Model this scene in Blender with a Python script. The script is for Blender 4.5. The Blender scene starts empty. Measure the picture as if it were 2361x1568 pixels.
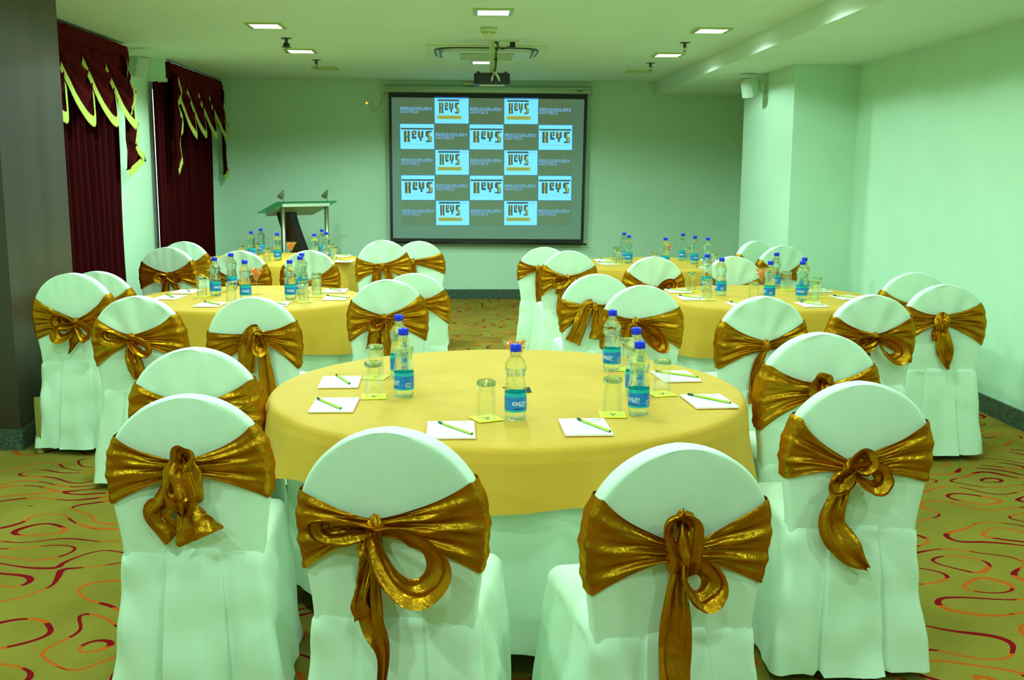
import bpy, bmesh, math, random
from mathutils import Vector, Matrix, noise
PI = math.pi
SC = bpy.context.scene
COL = SC.collection
V3 = Vector

# ------------------------------------------------------------------ helpers
class MB:
    """collects vertices and faces, then links them as ONE mesh object"""
    def __init__(s): s.v = []; s.f = []; s.m = []; s.sm = []
    def add(s, verts, faces, mi=0, smooth=True):
        o = len(s.v)
        s.v += [tuple(p) for p in verts]
        for f in faces:
            s.f.append(tuple(i + o for i in f)); s.m.append(mi); s.sm.append(smooth)
        return o
    def grid(s, rows, close_u=False, close_v=False, mi=0, smooth=True, flip=False):
        n = len(rows); m = len(rows[0])
        vs = [p for r in rows for p in r]; fs = []
        for i in range(n if close_v else n - 1):
            for j in range(m if close_u else m - 1):
                a = i * m + j; b = i * m + (j + 1) % m
                c = ((i + 1) % n) * m + (j + 1) % m; d = ((i + 1) % n) * m + j
                fs.append((d, c, b, a) if flip else (a, b, c, d))
        s.add(vs, fs, mi, smooth)
    def box(s, x0, x1, y0, y1, z0, z1, mi=0, mat=None):
        vs = [V3((x, y, z)) for z in (z0, z1) for y in (y0, y1) for x in (x0, x1)]
        if mat: vs = [mat @ v for v in vs]
        s.add(vs, [(0, 2, 3, 1), (4, 5, 7, 6), (0, 1, 5, 4), (2, 6, 7, 3), (0, 4, 6, 2), (1, 3, 7, 5)], mi, False)
    def lathe(s, prof, n=32, c=(0, 0, 0), mi=0, smooth=True, mat=None):
        rows = []
        for r, z in prof:
            row = [V3((c[0] + r * math.cos(2 * PI * k / n), c[1] + r * math.sin(2 * PI * k / n), c[2] + z)) for k in range(n)]
            if mat: row = [mat @ p for p in row]
            rows.append(row)
        s.grid(rows, close_u=True, mi=mi, smooth=smooth)
    def tube(s, pts, r, n=8, mi=0, caps=True):
        pts = [V3(p) for p in pts]; rows = []
        ref = V3((0.31, 0.17, 0.93))
        for i, p in enumerate(pts):
            t = (pts[min(i + 1, len(pts) - 1)] - pts[max(i - 1, 0)]).normalized()
            a = t.cross(ref)
            if a.length < 1e-4: a = t.cross(V3((1, 0, 0)))
            a.normalize(); b = t.cross(a)
            rr = r[i] if isinstance(r, (list, tuple)) else r
            rows.append([p + a * rr * math.cos(2 * PI * k / n) + b * rr * math.sin(2 * PI * k / n) for k in range(n)])
        o = len(s.v); s.grid(rows, close_u=True, mi=mi)
        if caps:
            s.f.append(tuple(o + k for k in range(n))[::-1]); s.m.append(mi); s.sm.append(False)
            L = o + (len(rows) - 1) * n
            s.f.append(tuple(L + k for k in range(n))); s.m.append(mi); s.sm.append(False)
    def mesh(s, name, mats):
        me = bpy.data.meshes.new(name); me.from_pydata(s.v, [], s.f)
        for m in (mats if isinstance(mats, (list, tuple)) else [mats]): me.materials.append(m)
        me.polygons.foreach_set('material_index', s.m); me.polygons.foreach_set('use_smooth', s.sm)
        me.update()
        return me
    def build(s, name, mats, parent=None, fix=True):
        me = s.mesh(name, mats)
        if fix:
            b = bmesh.new(); b.from_mesh(me); bmesh.ops.recalc_face_normals(b, faces=b.faces[:]); b.to_mesh(me); b.free()
        o = bpy.data.objects.new(name, me); COL.objects.link(o)
        if parent: o.parent = parent
        return o

def link(name, me, parent=None):
    o = bpy.data.objects.new(name, me); COL.objects.link(o)
    if parent: o.parent = parent
    return o
def tag(o, label, cat, group=None):
    o['label'] = label; o['category'] = cat
    if group: o['group'] = group
    return o
def thing(name, label, cat, loc=(0, 0, 0), rz=0.0, group=None, scale=None):
    o = bpy.data.objects.new(name, None); COL.objects.link(o)
    o.empty_display_size = 0.1; o.location = loc; o.rotation_euler = (0, 0, rz)
    if scale: o.scale = scale
    return tag(o, label, cat, group)
def struct(o): o['kind'] = 'structure'; return o
def dup(root, loc, rz, label, group=None):
    """copies a thing, its parts and their sub-parts"""
    r = root.copy(); COL.objects.link(r); r.location = loc; r.rotation_euler = (0, 0, rz)
    r['label'] = label
    if group: r['group'] = group
    for ch in list(root.children):
        c = ch.copy(); COL.objects.link(c); c.parent = r
        for g in list(ch.children):
            d = g.copy(); COL.objects.link(d); d.parent = c
    return r
def lerp(a, b, t): return a + (b - a) * t
def smooth(t): t = max(0., min(1., t)); return t * t * (3 - 2 * t)
def nz(x, y=0, z=0): return noise.noise(V3((x, y, z)))
def resample(pts, n):
    """Catmull-Rom through tuples of any length"""
    P = [pts[0]] + list(pts) + [pts[-1]]; out = []; m = len(pts) - 1
    for k in range(n):
        t = k / (n - 1) * m; i = min(int(t), m - 1); u = t - i
        p0, p1, p2, p3 = P[i], P[i + 1], P[i + 2], P[i + 3]
        out.append(tuple(0.5 * (2 * b + (c - a) * u + (2 * a - 5 * b + 4 * c - d) * u * u + (3 * b - a - 3 * c + d) * u ** 3)
                         for a, b, c, d in zip(p0, p1, p2, p3)))
    return out
def text2d(s, w, h, bold=False):
    """letters as flat polygons scaled into a w x h box, origin bottom left"""
    cu = bpy.data.curves.new('t', 'FONT'); cu.body = s; cu.resolution_u = 3
    if bold: cu.offset = 0.012
    ob = bpy.data.objects.new('t', cu); COL.objects.link(ob)
    dg = bpy.context.evaluated_depsgraph_get(); me = bpy.data.meshes.new_from_object(ob.evaluated_get(dg))
    vs = [v.co.copy() for v in me.vertices]; fs = [tuple(p.vertices) for p in me.polygons]
    bpy.data.objects.remove(ob); bpy.data.curves.remove(cu); bpy.data.meshes.remove(me)
    x0 = min(v.x for v in vs); x1 = max(v.x for v in vs); y0 = min(v.y for v in vs); y1 = max(v.y for v in vs)
    return [((v.x - x0) / (x1 - x0) * w, (v.y - y0) / (y1 - y0) * h) for v in vs], fs

# ------------------------------------------------------------------ materials
def mat(name, col=(.8, .8, .8), rough=.6, metal=0., spec=.5, sheen=0., sheen_tint=None, emit=None, es=0., coat=0.):
    m = bpy.data.materials.new(name); m.use_nodes = True
    b = m.node_tree.nodes['Principled BSDF']
    b.inputs['Base Color'].default_value = (*col, 1); b.inputs['Roughness'].default_value = rough
    b.inputs['Metallic'].default_value = metal; b.inputs['Specular IOR Level'].default_value = spec
    b.inputs['Sheen Weight'].default_value = sheen
    if sheen_tint: b.inputs['Sheen Tint'].default_value = (*sheen_tint, 1)
    b.inputs['Coat Weight'].default_value = coat
    if emit: b.inputs['Emission Color'].default_value = (*emit, 1); b.inputs['Emission Strength'].default_value = es
    return m
def N(m, t, **kw):
    n = m.node_tree.nodes.new(t)
    for k, v in kw.items(): setattr(n, k, v)
    return n
def L(m, a, b): m.node_tree.links.new(a, b)
def bsdf(m): return m.node_tree.nodes['Principled BSDF']
def noisy(m, c1, c2, scale=8, detail=4, bump=0., bscale=60, stretch=None, lo=.35, hi=.65):
    """two-tone noise colour plus fine bump in object space"""
    tc = N(m, 'ShaderNodeTexCoord'); mp = N(m, 'ShaderNodeMapping'); L(m, tc.outputs['Object'], mp.inputs[0])
    if stretch: mp.inputs['Scale'].default_value = stretch
    t = N(m, 'ShaderNodeTexNoise'); t.inputs['Scale'].default_value = scale; t.inputs['Detail'].default_value = detail
    L(m, mp.outputs[0], t.inputs['Vector'])
    r = N(m, 'ShaderNodeValToRGB'); r.color_ramp.elements[0].position = lo; r.color_ramp.elements[1].position = hi
    r.color_ramp.elements[0].color = (*c1, 1); r.color_ramp.elements[1].color = (*c2, 1)
    L(m, t.outputs['Fac'], r.inputs[0]); L(m, r.outputs[0], bsdf(m).inputs['Base Color'])
    if bump:
        t2 = N(m, 'ShaderNodeTexNoise'); t2.inputs['Scale'].default_value = bscale; t2.inputs['Detail'].default_value = 3
        L(m, mp.outputs[0], t2.inputs['Vector'])
        b = N(m, 'ShaderNodeBump'); b.inputs['Strength'].default_value = bump; b.inputs['Distance'].default_value = .01
        L(m, t2.outputs['Fac'], b.inputs['Height']); L(m, b.outputs[0], bsdf(m).inputs['Normal'])
    return m

M = {}
M['wall'] = noisy(mat('wall_paint', rough=.75), (.56, .79, .58), (.58, .82, .60), 3, 2, .05, 120)
M['ceil'] = noisy(mat('ceiling_paint', rough=.8), (.66, .81, .63), (.68, .83, .65), 2, 2, .04, 80)
M['granite'] = noisy(mat('granite', rough=.3), (.025, .05, .035), (.09, .15, .10), 60, 5, .05, 200)
M['laminate'] = noisy(mat('dark_laminate', rough=.35), (.042, .028, .015), (.060, .041, .023), 5, 4, .03, 60, (1, 1, .05))
M['cover'] = noisy(mat('chair_cloth', rough=.85, spec=.2, sheen=.15), (.72, .93, .70), (.77, .97, .76), 5, 3, .08, 40)
M['skirt'] = noisy(mat('under_cloth', rough=.85, spec=.2), (.72, .92, .70), (.78, .97, .76), 5, 3, .1, 30)
M['gold'] = noisy(mat('gold_cloth', rough=.7, spec=.25, sheen=.2, sheen_tint=(1, .9, .3)), (.65, .36, .026), (.71, .405, .040), 4, 4, .08, 40)
M['velvet'] = noisy(mat('velvet', rough=.85, spec=.05, sheen=.25, sheen_tint=(.9, .03, .03)), (.021, .0010, .0014), (.035, .0014, .002), 30, 3, 0, 1, (1, 1, .03))
M['fringe'] = noisy(mat('fringe', rough=.8), (.42, .48, .06), (.66, .72, .12), 90, 2, .5, 160, (1, 6, .3))
M['wood'] = noisy(mat('dark_wood', rough=.3, coat=.3), (.012, .006, .004), (.03, .014, .009), 8, 4, 0, 1, (1, 1, .1))
M['legwood'] = mat('leg_wood', (.30, .26, .05), .5)
M['steel'] = mat('steel', (.62, .70, .50), .25, 1.)
M['bronze'] = mat('dull_metal', (.10, .12, .06), .4, .8)
M['post_metal'] = mat('post_metal', (.38, .42, .28), .35, .9)
M['black'] = mat('black_plastic', (.008, .009, .008), .4)
M['ivory'] = mat('ivory_plastic', (.62, .72, .34), .45)
M['whitepl'] = mat('white_plastic', (.55, .70, .48), .4)
M['grille'] = mat('grille', (.10, .13, .05), .6)
M['speaker_face'] = mat('speaker_face', (.42, .55, .40), .6)
M['paper'] = mat('paper', (.90, .97, .92), .7, spec=.2)
M['orange'] = mat('orange_card', (.85, .35, .03), .7)
M['ink'] = mat('ink', (.05, .08, .06), .7)
M['faint'] = mat('faint_ink', (.62, .72, .60), .7)
M['coaster'] = mat('coaster', (.90, .95, .01), .6)
M['pencil'] = mat('pencil_paint', (.50, .70, .01), .35)
M['pencil_dark'] = mat('pencil_dark', (.006, .03, .035), .35)
M['pencil_line'] = mat('pencil_line', (.02, .06, .02), .4)
M['cap'] = mat('cap_blue', (.0, .025, .85), .3)
M['label_blue'] = noisy(mat('label_blue', rough=.3), (.0, .15, .60), (.005, .27, .68), 40, 2, 0, 1, (1, 1, 3))
M['label_teal'] = mat('label_teal', (.0, .46, .50), .3)
M['label_navy'] = mat('label_navy', (.0, .06, .30), .3)
M['label_white'] = mat('label_white', (.85, .95, .95), .4)
M['candy'] = noisy(mat('candy_wrap', rough=.25), (.95, .13, .005), (1., .25, .02), 60, 2, .2, 80)
M['dark_card'] = mat('dark_card', (.03, .05, .03), .5)
M['led'] = mat('led', (1, .3, .02), emit=(1, .22, .01), es=9)
M['lamp'] = mat('lamp_panel', (1, 1, 1), emit=(.86, 1., .96), es=14)
M['lamp_off'] = mat('lamp_panel_off', (.50, .62, .30), .3)
M['frame'] = mat('lamp_frame', (.60, .66, .20), .25, .6)
M['sheer'] = mat('window_frame', (.6, .75, .6), .5)
def satin():
    """gold organza: brown body with a yellow sheen and crushed streaks"""
    m = bpy.data.materials.new('gold_satin'); m.use_nodes = True; nt = m.node_tree; nt.nodes.clear()
    out = N(m, 'ShaderNodeOutputMaterial'); mix = N(m, 'ShaderNodeMixShader'); mix.inputs[0].default_value = .30
    d = N(m, 'ShaderNodeBsdfDiffuse'); g = N(m, 'ShaderNodeBsdfGlossy'); g.inputs['Color'].default_value = (1., .56, .02, 1); g.inputs['Roughness'].default_value = .30
    tc = N(m, 'ShaderNodeTexCoord'); t = N(m, 'ShaderNodeTexNoise'); t.inputs['Scale'].default_value = 14; t.inputs['Detail'].default_value = 5
    L(m, tc.outputs['Object'], t.inputs['Vector'])
    r = N(m, 'ShaderNodeValToRGB'); r.color_ramp.elements[0].position = .35; r.color_ramp.elements[1].position = .68
    r.color_ramp.elements[0].color = (.15, .026, .001, 1); r.color_ramp.elements[1].color = (.34, .070, .002, 1)
    L(m, t.outputs['Fac'], r.inputs[0]); L(m, r.outputs[0], d.inputs['Color'])
    t2 = N(m, 'ShaderNodeTexNoise'); t2.inputs['Scale'].default_value = 62; t2.inputs['Detail'].default_value = 4; L(m, tc.outputs['Object'], t2.inputs['Vector'])
    b = N(m, 'ShaderNodeBump'); b.inputs['Strength'].default_value = .42; b.inputs['Distance'].default_value = .006
    L(m, t2.outputs['Fac'], b.inputs['Height']); L(m, b.outputs[0], d.inputs['Normal']); L(m, b.outputs[0], g.inputs['Normal'])
    L(m, d.outputs[0], mix.inputs[1]); L(m, g.outputs[0], mix.inputs[2]); L(m, mix.outputs[0], out.inputs[0])
    return m
M['satin'] = satin()
def clear(name, ior, fac, tint=(1, 1, 1), bump=0., bscale=60.):
    """clear plastic or glass: part straight transmission, part refraction"""
    m = bpy.data.materials.new(name); m.use_nodes = True; nt = m.node_tree; nt.nodes.clear()
    out = N(m, 'ShaderNodeOutputMaterial'); mix = N(m, 'ShaderNodeMixShader'); mix.inputs[0].default_value = fac
    tr = N(m, 'ShaderNodeBsdfTransparent'); tr.inputs[0].default_value = (*tint, 1)
    gl = N(m, 'ShaderNodeBsdfGlass'); gl.inputs['IOR'].default_value = ior; gl.inputs['Roughness'].default_value = 0.; gl.inputs[0].default_value = (*tint, 1)
    L(m, tr.outputs[0], mix.inputs[1]); L(m, gl.outputs[0], mix.inputs[2]); L(m, mix.outputs[0], out.inputs[0])
    if bump:
        tc = N(m, 'ShaderNodeTexCoord'); t = N(m, 'ShaderNodeTexNoise'); t.inputs['Scale'].default_value = bscale; t.inputs['Detail'].default_value = 1
        L(m, tc.outputs['Object'], t.inputs['Vector'])
        b = N(m, 'ShaderNodeBump'); b.inputs['Strength'].default_value = bump; b.inputs['Distance'].default_value = .01
        L(m, t.outputs['Fac'], b.inputs['Height']); L(m, b.outputs[0], gl.inputs['Normal'])
    return m
M['bottle'] = clear('bottle_clear', 1.33, .5, (.93, 1, .95), .25, 55)
M['tumbler'] = clear('tumbler_glass', 1.45, .16, (.98, 1, .98))
M['tumbler_base'] = clear('tumbler_base', 1.5, .72, (.88, .96, .86))
M['plate_glass'] = clear('plate_glass', 1.4, .55, (.55, .85, .68))
M['pane'] = clear('window_pane', 1.02, .1, (.95, 1, 1))

def carpet():
    """olive carpet with red and orange loop lines: contour lines of a smooth noise field"""
    m = mat('carpet', rough=1., spec=0.)
    tc = N(m, 'ShaderNodeTexCoord'); mp = N(m, 'ShaderNodeMapping'); L(m, tc.outputs['Object'], mp.inputs[0])
    mp.inputs['Scale'].default_value = (1.0, 1.25, 1)
    S, K, EPS = 2.75, 5.0, .010
    def field(dx, dy):
        a = N(m, 'ShaderNodeVectorMath', operation='ADD'); a.inputs[1].default_value = (dx, dy, 0); L(m, mp.outputs[0], a.inputs[0])
        t = N(m, 'ShaderNodeTexNoise', noise_dimensions='2D'); t.inputs['Scale'].default_value = S; t.inputs['Detail'].default_value = 0.
        L(m, a.outputs[0], t.inputs['Vector'])
        return t.outputs['Fac']
    def mth(op, a, b=None, c=None):
        n = N(m, 'ShaderNodeMath', operation=op)
        for i, q in enumerate((a, b, c)):
            if q is None: continue
            if isinstance(q, (int, float)): n.inputs[i].default_value = q
            else: L(m, q, n.inputs[i])
        return n.outputs[0]
    f0, fx, fy = field(0, 0), field(EPS, 0), field(0, EPS)
    gx = mth('SUBTRACT', fx, f0); gy = mth('SUBTRACT', fy, f0)
    g = mth('SQRT', mth('ADD', mth('MULTIPLY', gx, gx), mth('MULTIPLY', gy, gy)))
    g = mth('MAXIMUM', mth('DIVIDE', g, EPS), .10)
    fr = mth('ABSOLUTE', mth('SUBTRACT', mth('FRACT', mth('MULTIPLY', f0, K)), .5))
    dist = mth('DIVIDE', mth('DIVIDE', fr, K), g)                     # distance to the line
    w = N(m, 'ShaderNodeTexNoise', noise_dimensions='2D'); w.inputs['Scale'].default_value = 3.1; w.inputs['Detail'].default_value = 0
    L(m, mp.outputs[0], w.inputs['Vector'])
    wid = mth('ADD', .0068, mth('MULTIPLY', mth('MAXIMUM', mth('SUBTRACT', w.outputs['Fac'], .42), 0.), .022))
    mask = mth('LESS_THAN', dist, wid)
    cs = N(m, 'ShaderNodeTexNoise', noise_dimensions='2D'); cs.inputs['Scale'].default_value = 4.5; cs.inputs['Detail'].default_value = 0
    L(m, mp.outputs[0], cs.inputs['Vector'])
    red = mth('GREATER_THAN', cs.outputs['Fac'], .5)
    mixl = N(m, 'ShaderNodeMix', data_type='RGBA'); L(m, red, mixl.inputs[0])
    mixl.inputs[6].default_value = (.58, .11, .012, 1); mixl.inputs[7].default_value = (.25, .008, .012, 1)
    pile = N(m, 'ShaderNodeTexNoise'); pile.inputs['Scale'].default_value = 180; pile.inputs['Detail'].default_value = 3; L(m, tc.outputs['Object'], pile.inputs['Vector'])
    big = N(m, 'ShaderNodeTexNoise'); big.inputs['Scale'].default_value = 2.5; big.inputs['Detail'].default_value = 4; L(m, tc.outputs['Object'], big.inputs['Vector'])
    ramp = N(m, 'ShaderNodeValToRGB'); ramp.color_ramp.elements[0].position = .25; ramp.color_ramp.elements[1].position = .75
    ramp.color_ramp.elements[0].color = (.19, .150, .018, 1); ramp.color_ramp.elements[1].color = (.37, .285, .052, 1)
    L(m, mth('ADD', mth('MULTIPLY', pile.outputs['Fac'], .55), mth('MULTIPLY', big.outputs['Fac'], .45)), ramp.inputs[0])
    mx = N(m, 'ShaderNodeMix', data_type='RGBA'); L(m, mask, mx.inputs[0]); L(m, ramp.outputs[0], mx.inputs[6]); L(m, mixl.outputs[2], mx.inputs[7])
    L(m, mx.outputs[2], bsdf(m).inputs['Base Color'])
    b = N(m, 'ShaderNodeBump'); b.inputs['Strength'].default_value = .4; b.inputs['Distance'].default_value = .004
    L(m, pile.outputs['Fac'], b.inputs['Height']); L(m, b.outputs[0], bsdf(m).inputs['Normal'])
    return m
M['carpet'] = carpet()
def glow(name, col, es, base=(.02, .02, .02)):
    return mat(name, base, .9, spec=0., emit=col, es=es)
M['slide_grey'] = glow('slide_grey', (.075, .125, .065), 1., (.10, .17, .12))
M['slide_margin'] = glow('slide_margin', (.06, .115, .085), 1., (.13, .22, .16))
M['slide_cyan'] = glow('slide_cyan', (.19, .80, .96), 1., (.10, .14, .14))
M['slide_blue'] = glow('slide_blue', (.20, .50, .85), 1.)
M['slide_edge'] = glow('slide_edge', (.04, .20, .50), 1.)
M['slide_dark'] = glow('slide_dark', (.05, .12, .13), 1.)
M['slide_gold'] = glow('slide_gold', (.36, .45, .10), 1.)
M['slide_olive'] = glow('slide_olive', (.22, .30, .04), 1.)

# ------------------------------------------------------------------ the room
YB = 12.98; XL = -3.1; XR = 3.44; ZC = 2.65; YN = -2.6; ZS = 2.505; XBULK = 2.283
def sbox(name, m, *b):
    mb = MB(); mb.box(*b); return struct(mb.build(name, m))
sbox('floor', M['carpet'], XL - .3, XR + .3, YN - .2, YB + .2, -.1, 0)
sbox('ceiling', M['ceil'], XL - .3, XBULK, YN - .2, YB + .2, ZC, ZC + .1)
sbox('ceiling_bulkhead', M['ceil'], XBULK, XR + .3, YN - .2, YB + .2, ZS, ZC + .1)
sbox('wall_back', M['wall'], XL - .3, XR + .3, YB, YB + .15, 0, ZC)
sbox('wall_right', M['wall'], XR, XR + .15, YN, YB, 0, ZS)
sbox('wall_right_column', M['wall'], 2.87, XR, 9.25, 10.93, 0, ZS)
sbox('wall_front', M['wall'], XL - .3, XR + .3, YN - .15, YN, 0, ZC)
# left wall with two window openings
W2 = (10.70, 12.45, .45, 2.42)
mb = MB()
t0, t1 = XL - .15, XL
mb.box(t0, t1, YN, W2[0], 0, ZC); mb.box(t0, t1, W2[0], W2[1], 0, W2[2]); mb.box(t0, t1, W2[0], W2[1], W2[3], ZC)
mb.box(t0, t1, W2[1], YB, 0, ZC)
struct(mb.build('wall_left', M['wall']))
sbox('trim_1', M['wall'], XL, -2.945, 10.60, 10.70, 2.43, ZC)
sbox('wall_left_pillar', M['laminate'], XL, -2.53, 5.87, 6.80, 0, ZC)
for i, w in enumerate((W2,)):
    mb = MB(); y0, y1, z0, z1 = w; fr = .045
    mb.box(t0 + .03, t1 - .04, y0, y0 + fr, z0, z1); mb.box(t0 + .03, t1 - .04, y1 - fr, y1, z0, z1)
    mb.box(t0 + .03, t1 - .04, y0, y1, z0, z0 + fr); mb.box(t0 + .03, t1 - .04, y0, y1, z1 - fr, z1)
    ym = (y0 + y1) / 2; mb.box(t0 + .03, t1 - .04, ym - .025, ym + .025, z0, z1)
    fo = struct(mb.build('window_%d' % (i + 1), M['sheer']))
    mb = MB(); mb.box(t0 + .06, t0 + .068, y0, y1, z0, z1); mb.build('window_pane', M['pane'], fo)
BH = .12
def base(name, *b): sbox(name, M['granite'], b[0], b[1], b[2], b[3], 0, BH)
base('baseboard_back', XL, XR, YB - .015, YB)
base('baseboard_right', XR - .015, XR, YN, YB)
base('baseboard_column', 2.855, XR, 9.235, 10.945)
base('baseboard_pillar', XL, -2.515, 5.855, 6.815)
base('baseboard_left', XL, XL + .015, YN, YB)

# ------------------------------------------------------------------ round tables and cloths
T = .765
TABLES = {1: (.15, 3.86, .885), 2: (-1.40, 6.76, .73), 3: (1.965, 6.77, .73), 4: (-1.74, 9.82, .73), 5: (1.68, 9.30, .73)}
TN = {1: 'the nearest table', 2: 'the middle left table', 3: 'the middle right table', 4: 'the far left table', 5: 'the far right table'}
# chairs: key, x, y of the top of the back, height factor, turn in degrees
CH = dict(A=(-.79, 2.91, 1.0, 2), F=(-.945, 3.60, 1.02, 0), B=(-.182, 2.39, 1.03, -10), C=(.496, 2.328, 1.0, 10), D=(1.193, 3.047, 1.0, 0), E=(1.275, 3.66, 1.06, 3),
  G=(-2.17, 5.812, 1.07, -4), H=(-2.25, 6.42, 1.02, 3), I=(-1.611, 5.134, 1.02, -4), J=(-1.043, 5.092, 1.02, -3), K=(-.451, 5.916, 1.02, 4), L=(-.335, 6.53, .995, 2),
  M=(-2.40, 8.475, 1.02, 0), N=(-2.45, 9.159, 1.02, 0), O=(-1.745, 8.10, 1.02, 0), P=(-1.222, 8.15, 1.02, 0), Q=(-.69, 8.65, 1.07, 4), R=(-.423, 9.25, 1.02, 0),
  S=(.787, 6.244, 1.02, 4), T=(.955, 5.61, 1.02, 3), U=(1.45, 5.007, 1.03, 4), V=(2.051, 5.154, 1.02, 2), X=(2.611, 5.556, 1.03, -2), W=(2.785, 6.34, 1.02, -6),
  a=(.655, 8.80, 1.0, -8), b=(.80, 8.135, 1.02, 4), c=(1.364, 7.55, 1.02, 0), d=(1.975, 7.65, 1.015, 0), e=(2.63, 8.59, 1.03, 8), f=(2.60, 9.33, 1.02, 30))
CHS = {}
for k, (x, y, h, r) in CH.items():
    a = math.radians(r); CHS[k] = (x - math.sin(a) * .035, y + math.cos(a) * .035, h, a)   # base of the back
def dents(cx, cy, R):
    """how far the hanging cloth can swing out at each angle before it meets a chair seat"""
    n = 180; lim = [R + .05] * n
    for (x, y, h, a) in CHS.values():
        for i in range(13):
            for j in range(13):
                lx = -.235 + .47 * i / 12; ly = -.05 + .53 * j / 12
                px = x + math.cos(a) * lx - math.sin(a) * ly - cx; py = y + math.sin(a) * lx + math.cos(a) * ly - cy
                d = math.hypot(px, py)
                if d > R + .1: continue
                th = math.atan2(py, px) % (2 * PI); k = int(th / (2 * PI) * n)
                for o in range(-5, 6): lim[(k + o) % n] = min(lim[(k + o) % n], max(d - .03, .3))
    for _ in range(5): lim = [min(lim[i], (lim[i - 1] + 2 * lim[i] + lim[(i + 1) % n]) / 4) for i in range(n)]
    return lim
def cloth_rings(R, drop, seed, hemf, fold, nth=240):
    rows = []
    for r in (.02, .3, .6, .8, .93): rows.append([(r * R * math.cos(2 * PI * k / nth), r * R * math.sin(2 * PI * k / nth), .0012 * nz(r * R * math.cos(2 * PI * k / nth) * 4, r * R * math.sin(2 * PI * k / nth) * 4, seed)) for k in range(nth)])
    rc = .028
    for i in range(1, 6):
        a = i / 5 * PI / 2
        rows.append([((R - rc + rc * math.sin(a)) * math.cos(2 * PI * k / nth), (R - rc + rc * math.sin(a)) * math.sin(2 * PI * k / nth), -rc + rc * math.cos(a)) for k in range(nth)])
    for i in range(1, 15):
        q = i / 14; row = []
        for k in range(nth):
            th = 2 * PI * k / nth
            d = hemf(th)
            rr = R + fold(th, q)
            row.append((rr * math.cos(th), rr * math.sin(th), -rc - (d - rc) * q))
        rows.append(row)
    return rows
for k, (cx, cy, R) in TABLES.items():
    t = thing('round_table', {1: 'large round banquet table in front under gold over white cloths', 2: 'round banquet table under the gold cloth left of the middle',
        3: 'round banquet table under the gold cloth right of the middle', 4: 'round banquet table under the gold cloth in front of the lectern',
        5: 'round banquet table under the gold cloth at the far right'}[k], 'table', (cx, cy, 0), 0, 'round banquet tables')
    mb = MB(); mb.lathe([(0, T - .03), (R - .05, T - .03), (R - .05, T - .006), (0, T - .006)], 48); mb.build('tabletop', M['wood'], t)
    for i in range(4):
        a = PI / 4 + i * PI / 2; mb = MB()
        mb.tube([(.17 * math.cos(a), .17 * math.sin(a), .0), (.17 * math.cos(a), .17 * math.sin(a), T - .03)], .018, 10); mb.build('leg', M['steel'], t)
    lim = dents(cx, cy, R); sd = k * 7.3
    def hem_u(th): return T - .005 - (.115 + .03 * nz(3 * math.cos(th), 3 * math.sin(th), sd))
    def fold_u(th, q):
        w = -.02 + q * (.022 * math.sin(th * 17 + 2 * nz(2 * math.cos(th), 2 * math.sin(th), sd)) + .03 * nz(5 * math.cos(th), 5 * math.sin(th), sd + 3) + .02)
        l = lim[int(th / (2 * PI) * 180) % 180]
        return lerp(w, min(w, l - R), smooth(q * 3 - .3))
    mb = MB(); mb.grid([[(p[0], p[1], p[2] - .004) for p in r] for r in cloth_rings(R - .008, 0, sd, hem_u, fold_u)], close_u=True)
    o = mb.build('undercloth', M['skirt']); o.location = (cx, cy, T)
    tag(o, 'long white undercloth hanging below the gold cloth of %s' % TN[k], 'tablecloth', 'white undercloths')
    dropb = .205 if k == 1 else .30
    def hem_g(th):
        lobes = .035 * nz(1.6 * math.cos(th), 1.6 * math.sin(th), sd + 9) + .02 * math.cos(4 * th + sd)
        if k == 1: lobes += -.035 * math.exp(-((th - 1.5 * PI) / .55) ** 2) + .05 * math.exp(-((th - 1.14 * PI) / .16) ** 2) + .05 * math.exp(-((th - 1.9 * PI) / .16) ** 2)
        return dropb + lobes
    def fold_g(th, q):
        n1 = math.sin(th * 9 + 3 * nz(2 * math.cos(th), 2 * math.sin(th), sd + 1)); n2 = nz(6 * math.cos(th), 6 * math.sin(th), sd + 5)
        amp = .022 if k == 1 else .03
        return .006 + q ** 1.2 * (.022 + amp * max(0, n1) ** 1.5 * (1 + n2) + .012 * n2)
    mb = MB(); mb.grid(cloth_rings(R, 0, sd, hem_g, fold_g), close_u=True)
    o = mb.build('tablecloth', M['gold']); o.location = (cx, cy, T)
    tag(o, 'gold cotton tablecloth laid over %s' % TN[k], 'tablecloth', 'gold tablecloths')
TT = T + .002

# ------------------------------------------------------------------ covered banquet chairs
TH = .032
def half_w(z):
    if z < .47: return .200
    if z < .72: return lerp(.200, .226, smooth((z - .47) / .25))
    q = (z - .72) / .225
    return .226 * math.sqrt(max(0., 1 - min(1., q) ** 2.1))
def lean(z): return -.035 * max(0., (z - .45) / .5) ** 1.3
def back_pt(u, z, off=0., wr=0.):
    """u: -1..1 across the rear face, to +-1.45 round the side, to +-2.45 middle of the front"""
    s = 1 if u >= 0 else -1; a = abs(u); w = half_w(z); r = min(.012, w)
    if a <= 1: x, y = s * a * (w - r), -TH - off - wr
    elif a <= 1.15: q = (a - 1) / .15 * PI / 2; x, y = s * (w - r + (r + off) * math.sin(q)), -TH + r - (r + off) * math.cos(q)
    elif a <= 1.3: q = (a - 1.15) / .15; x, y = s * (w + off), lerp(-TH + r, TH - r, q)
    elif a <= 1.45: q = (a - 1.3) / .15 * PI / 2; x, y = s * (w - r + (r + off) * math.cos(q)), TH - r + (r + off) * math.sin(q)
    else: x, y = s * (2.45 - a) * (w - r), TH + off
    return V3((x, y + lean(z), z))
def rear_y(z):
    if z >= .465: return lean(z) - TH
    return -.046 - .055 * min(1, (.465 - z) / .43)
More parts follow.
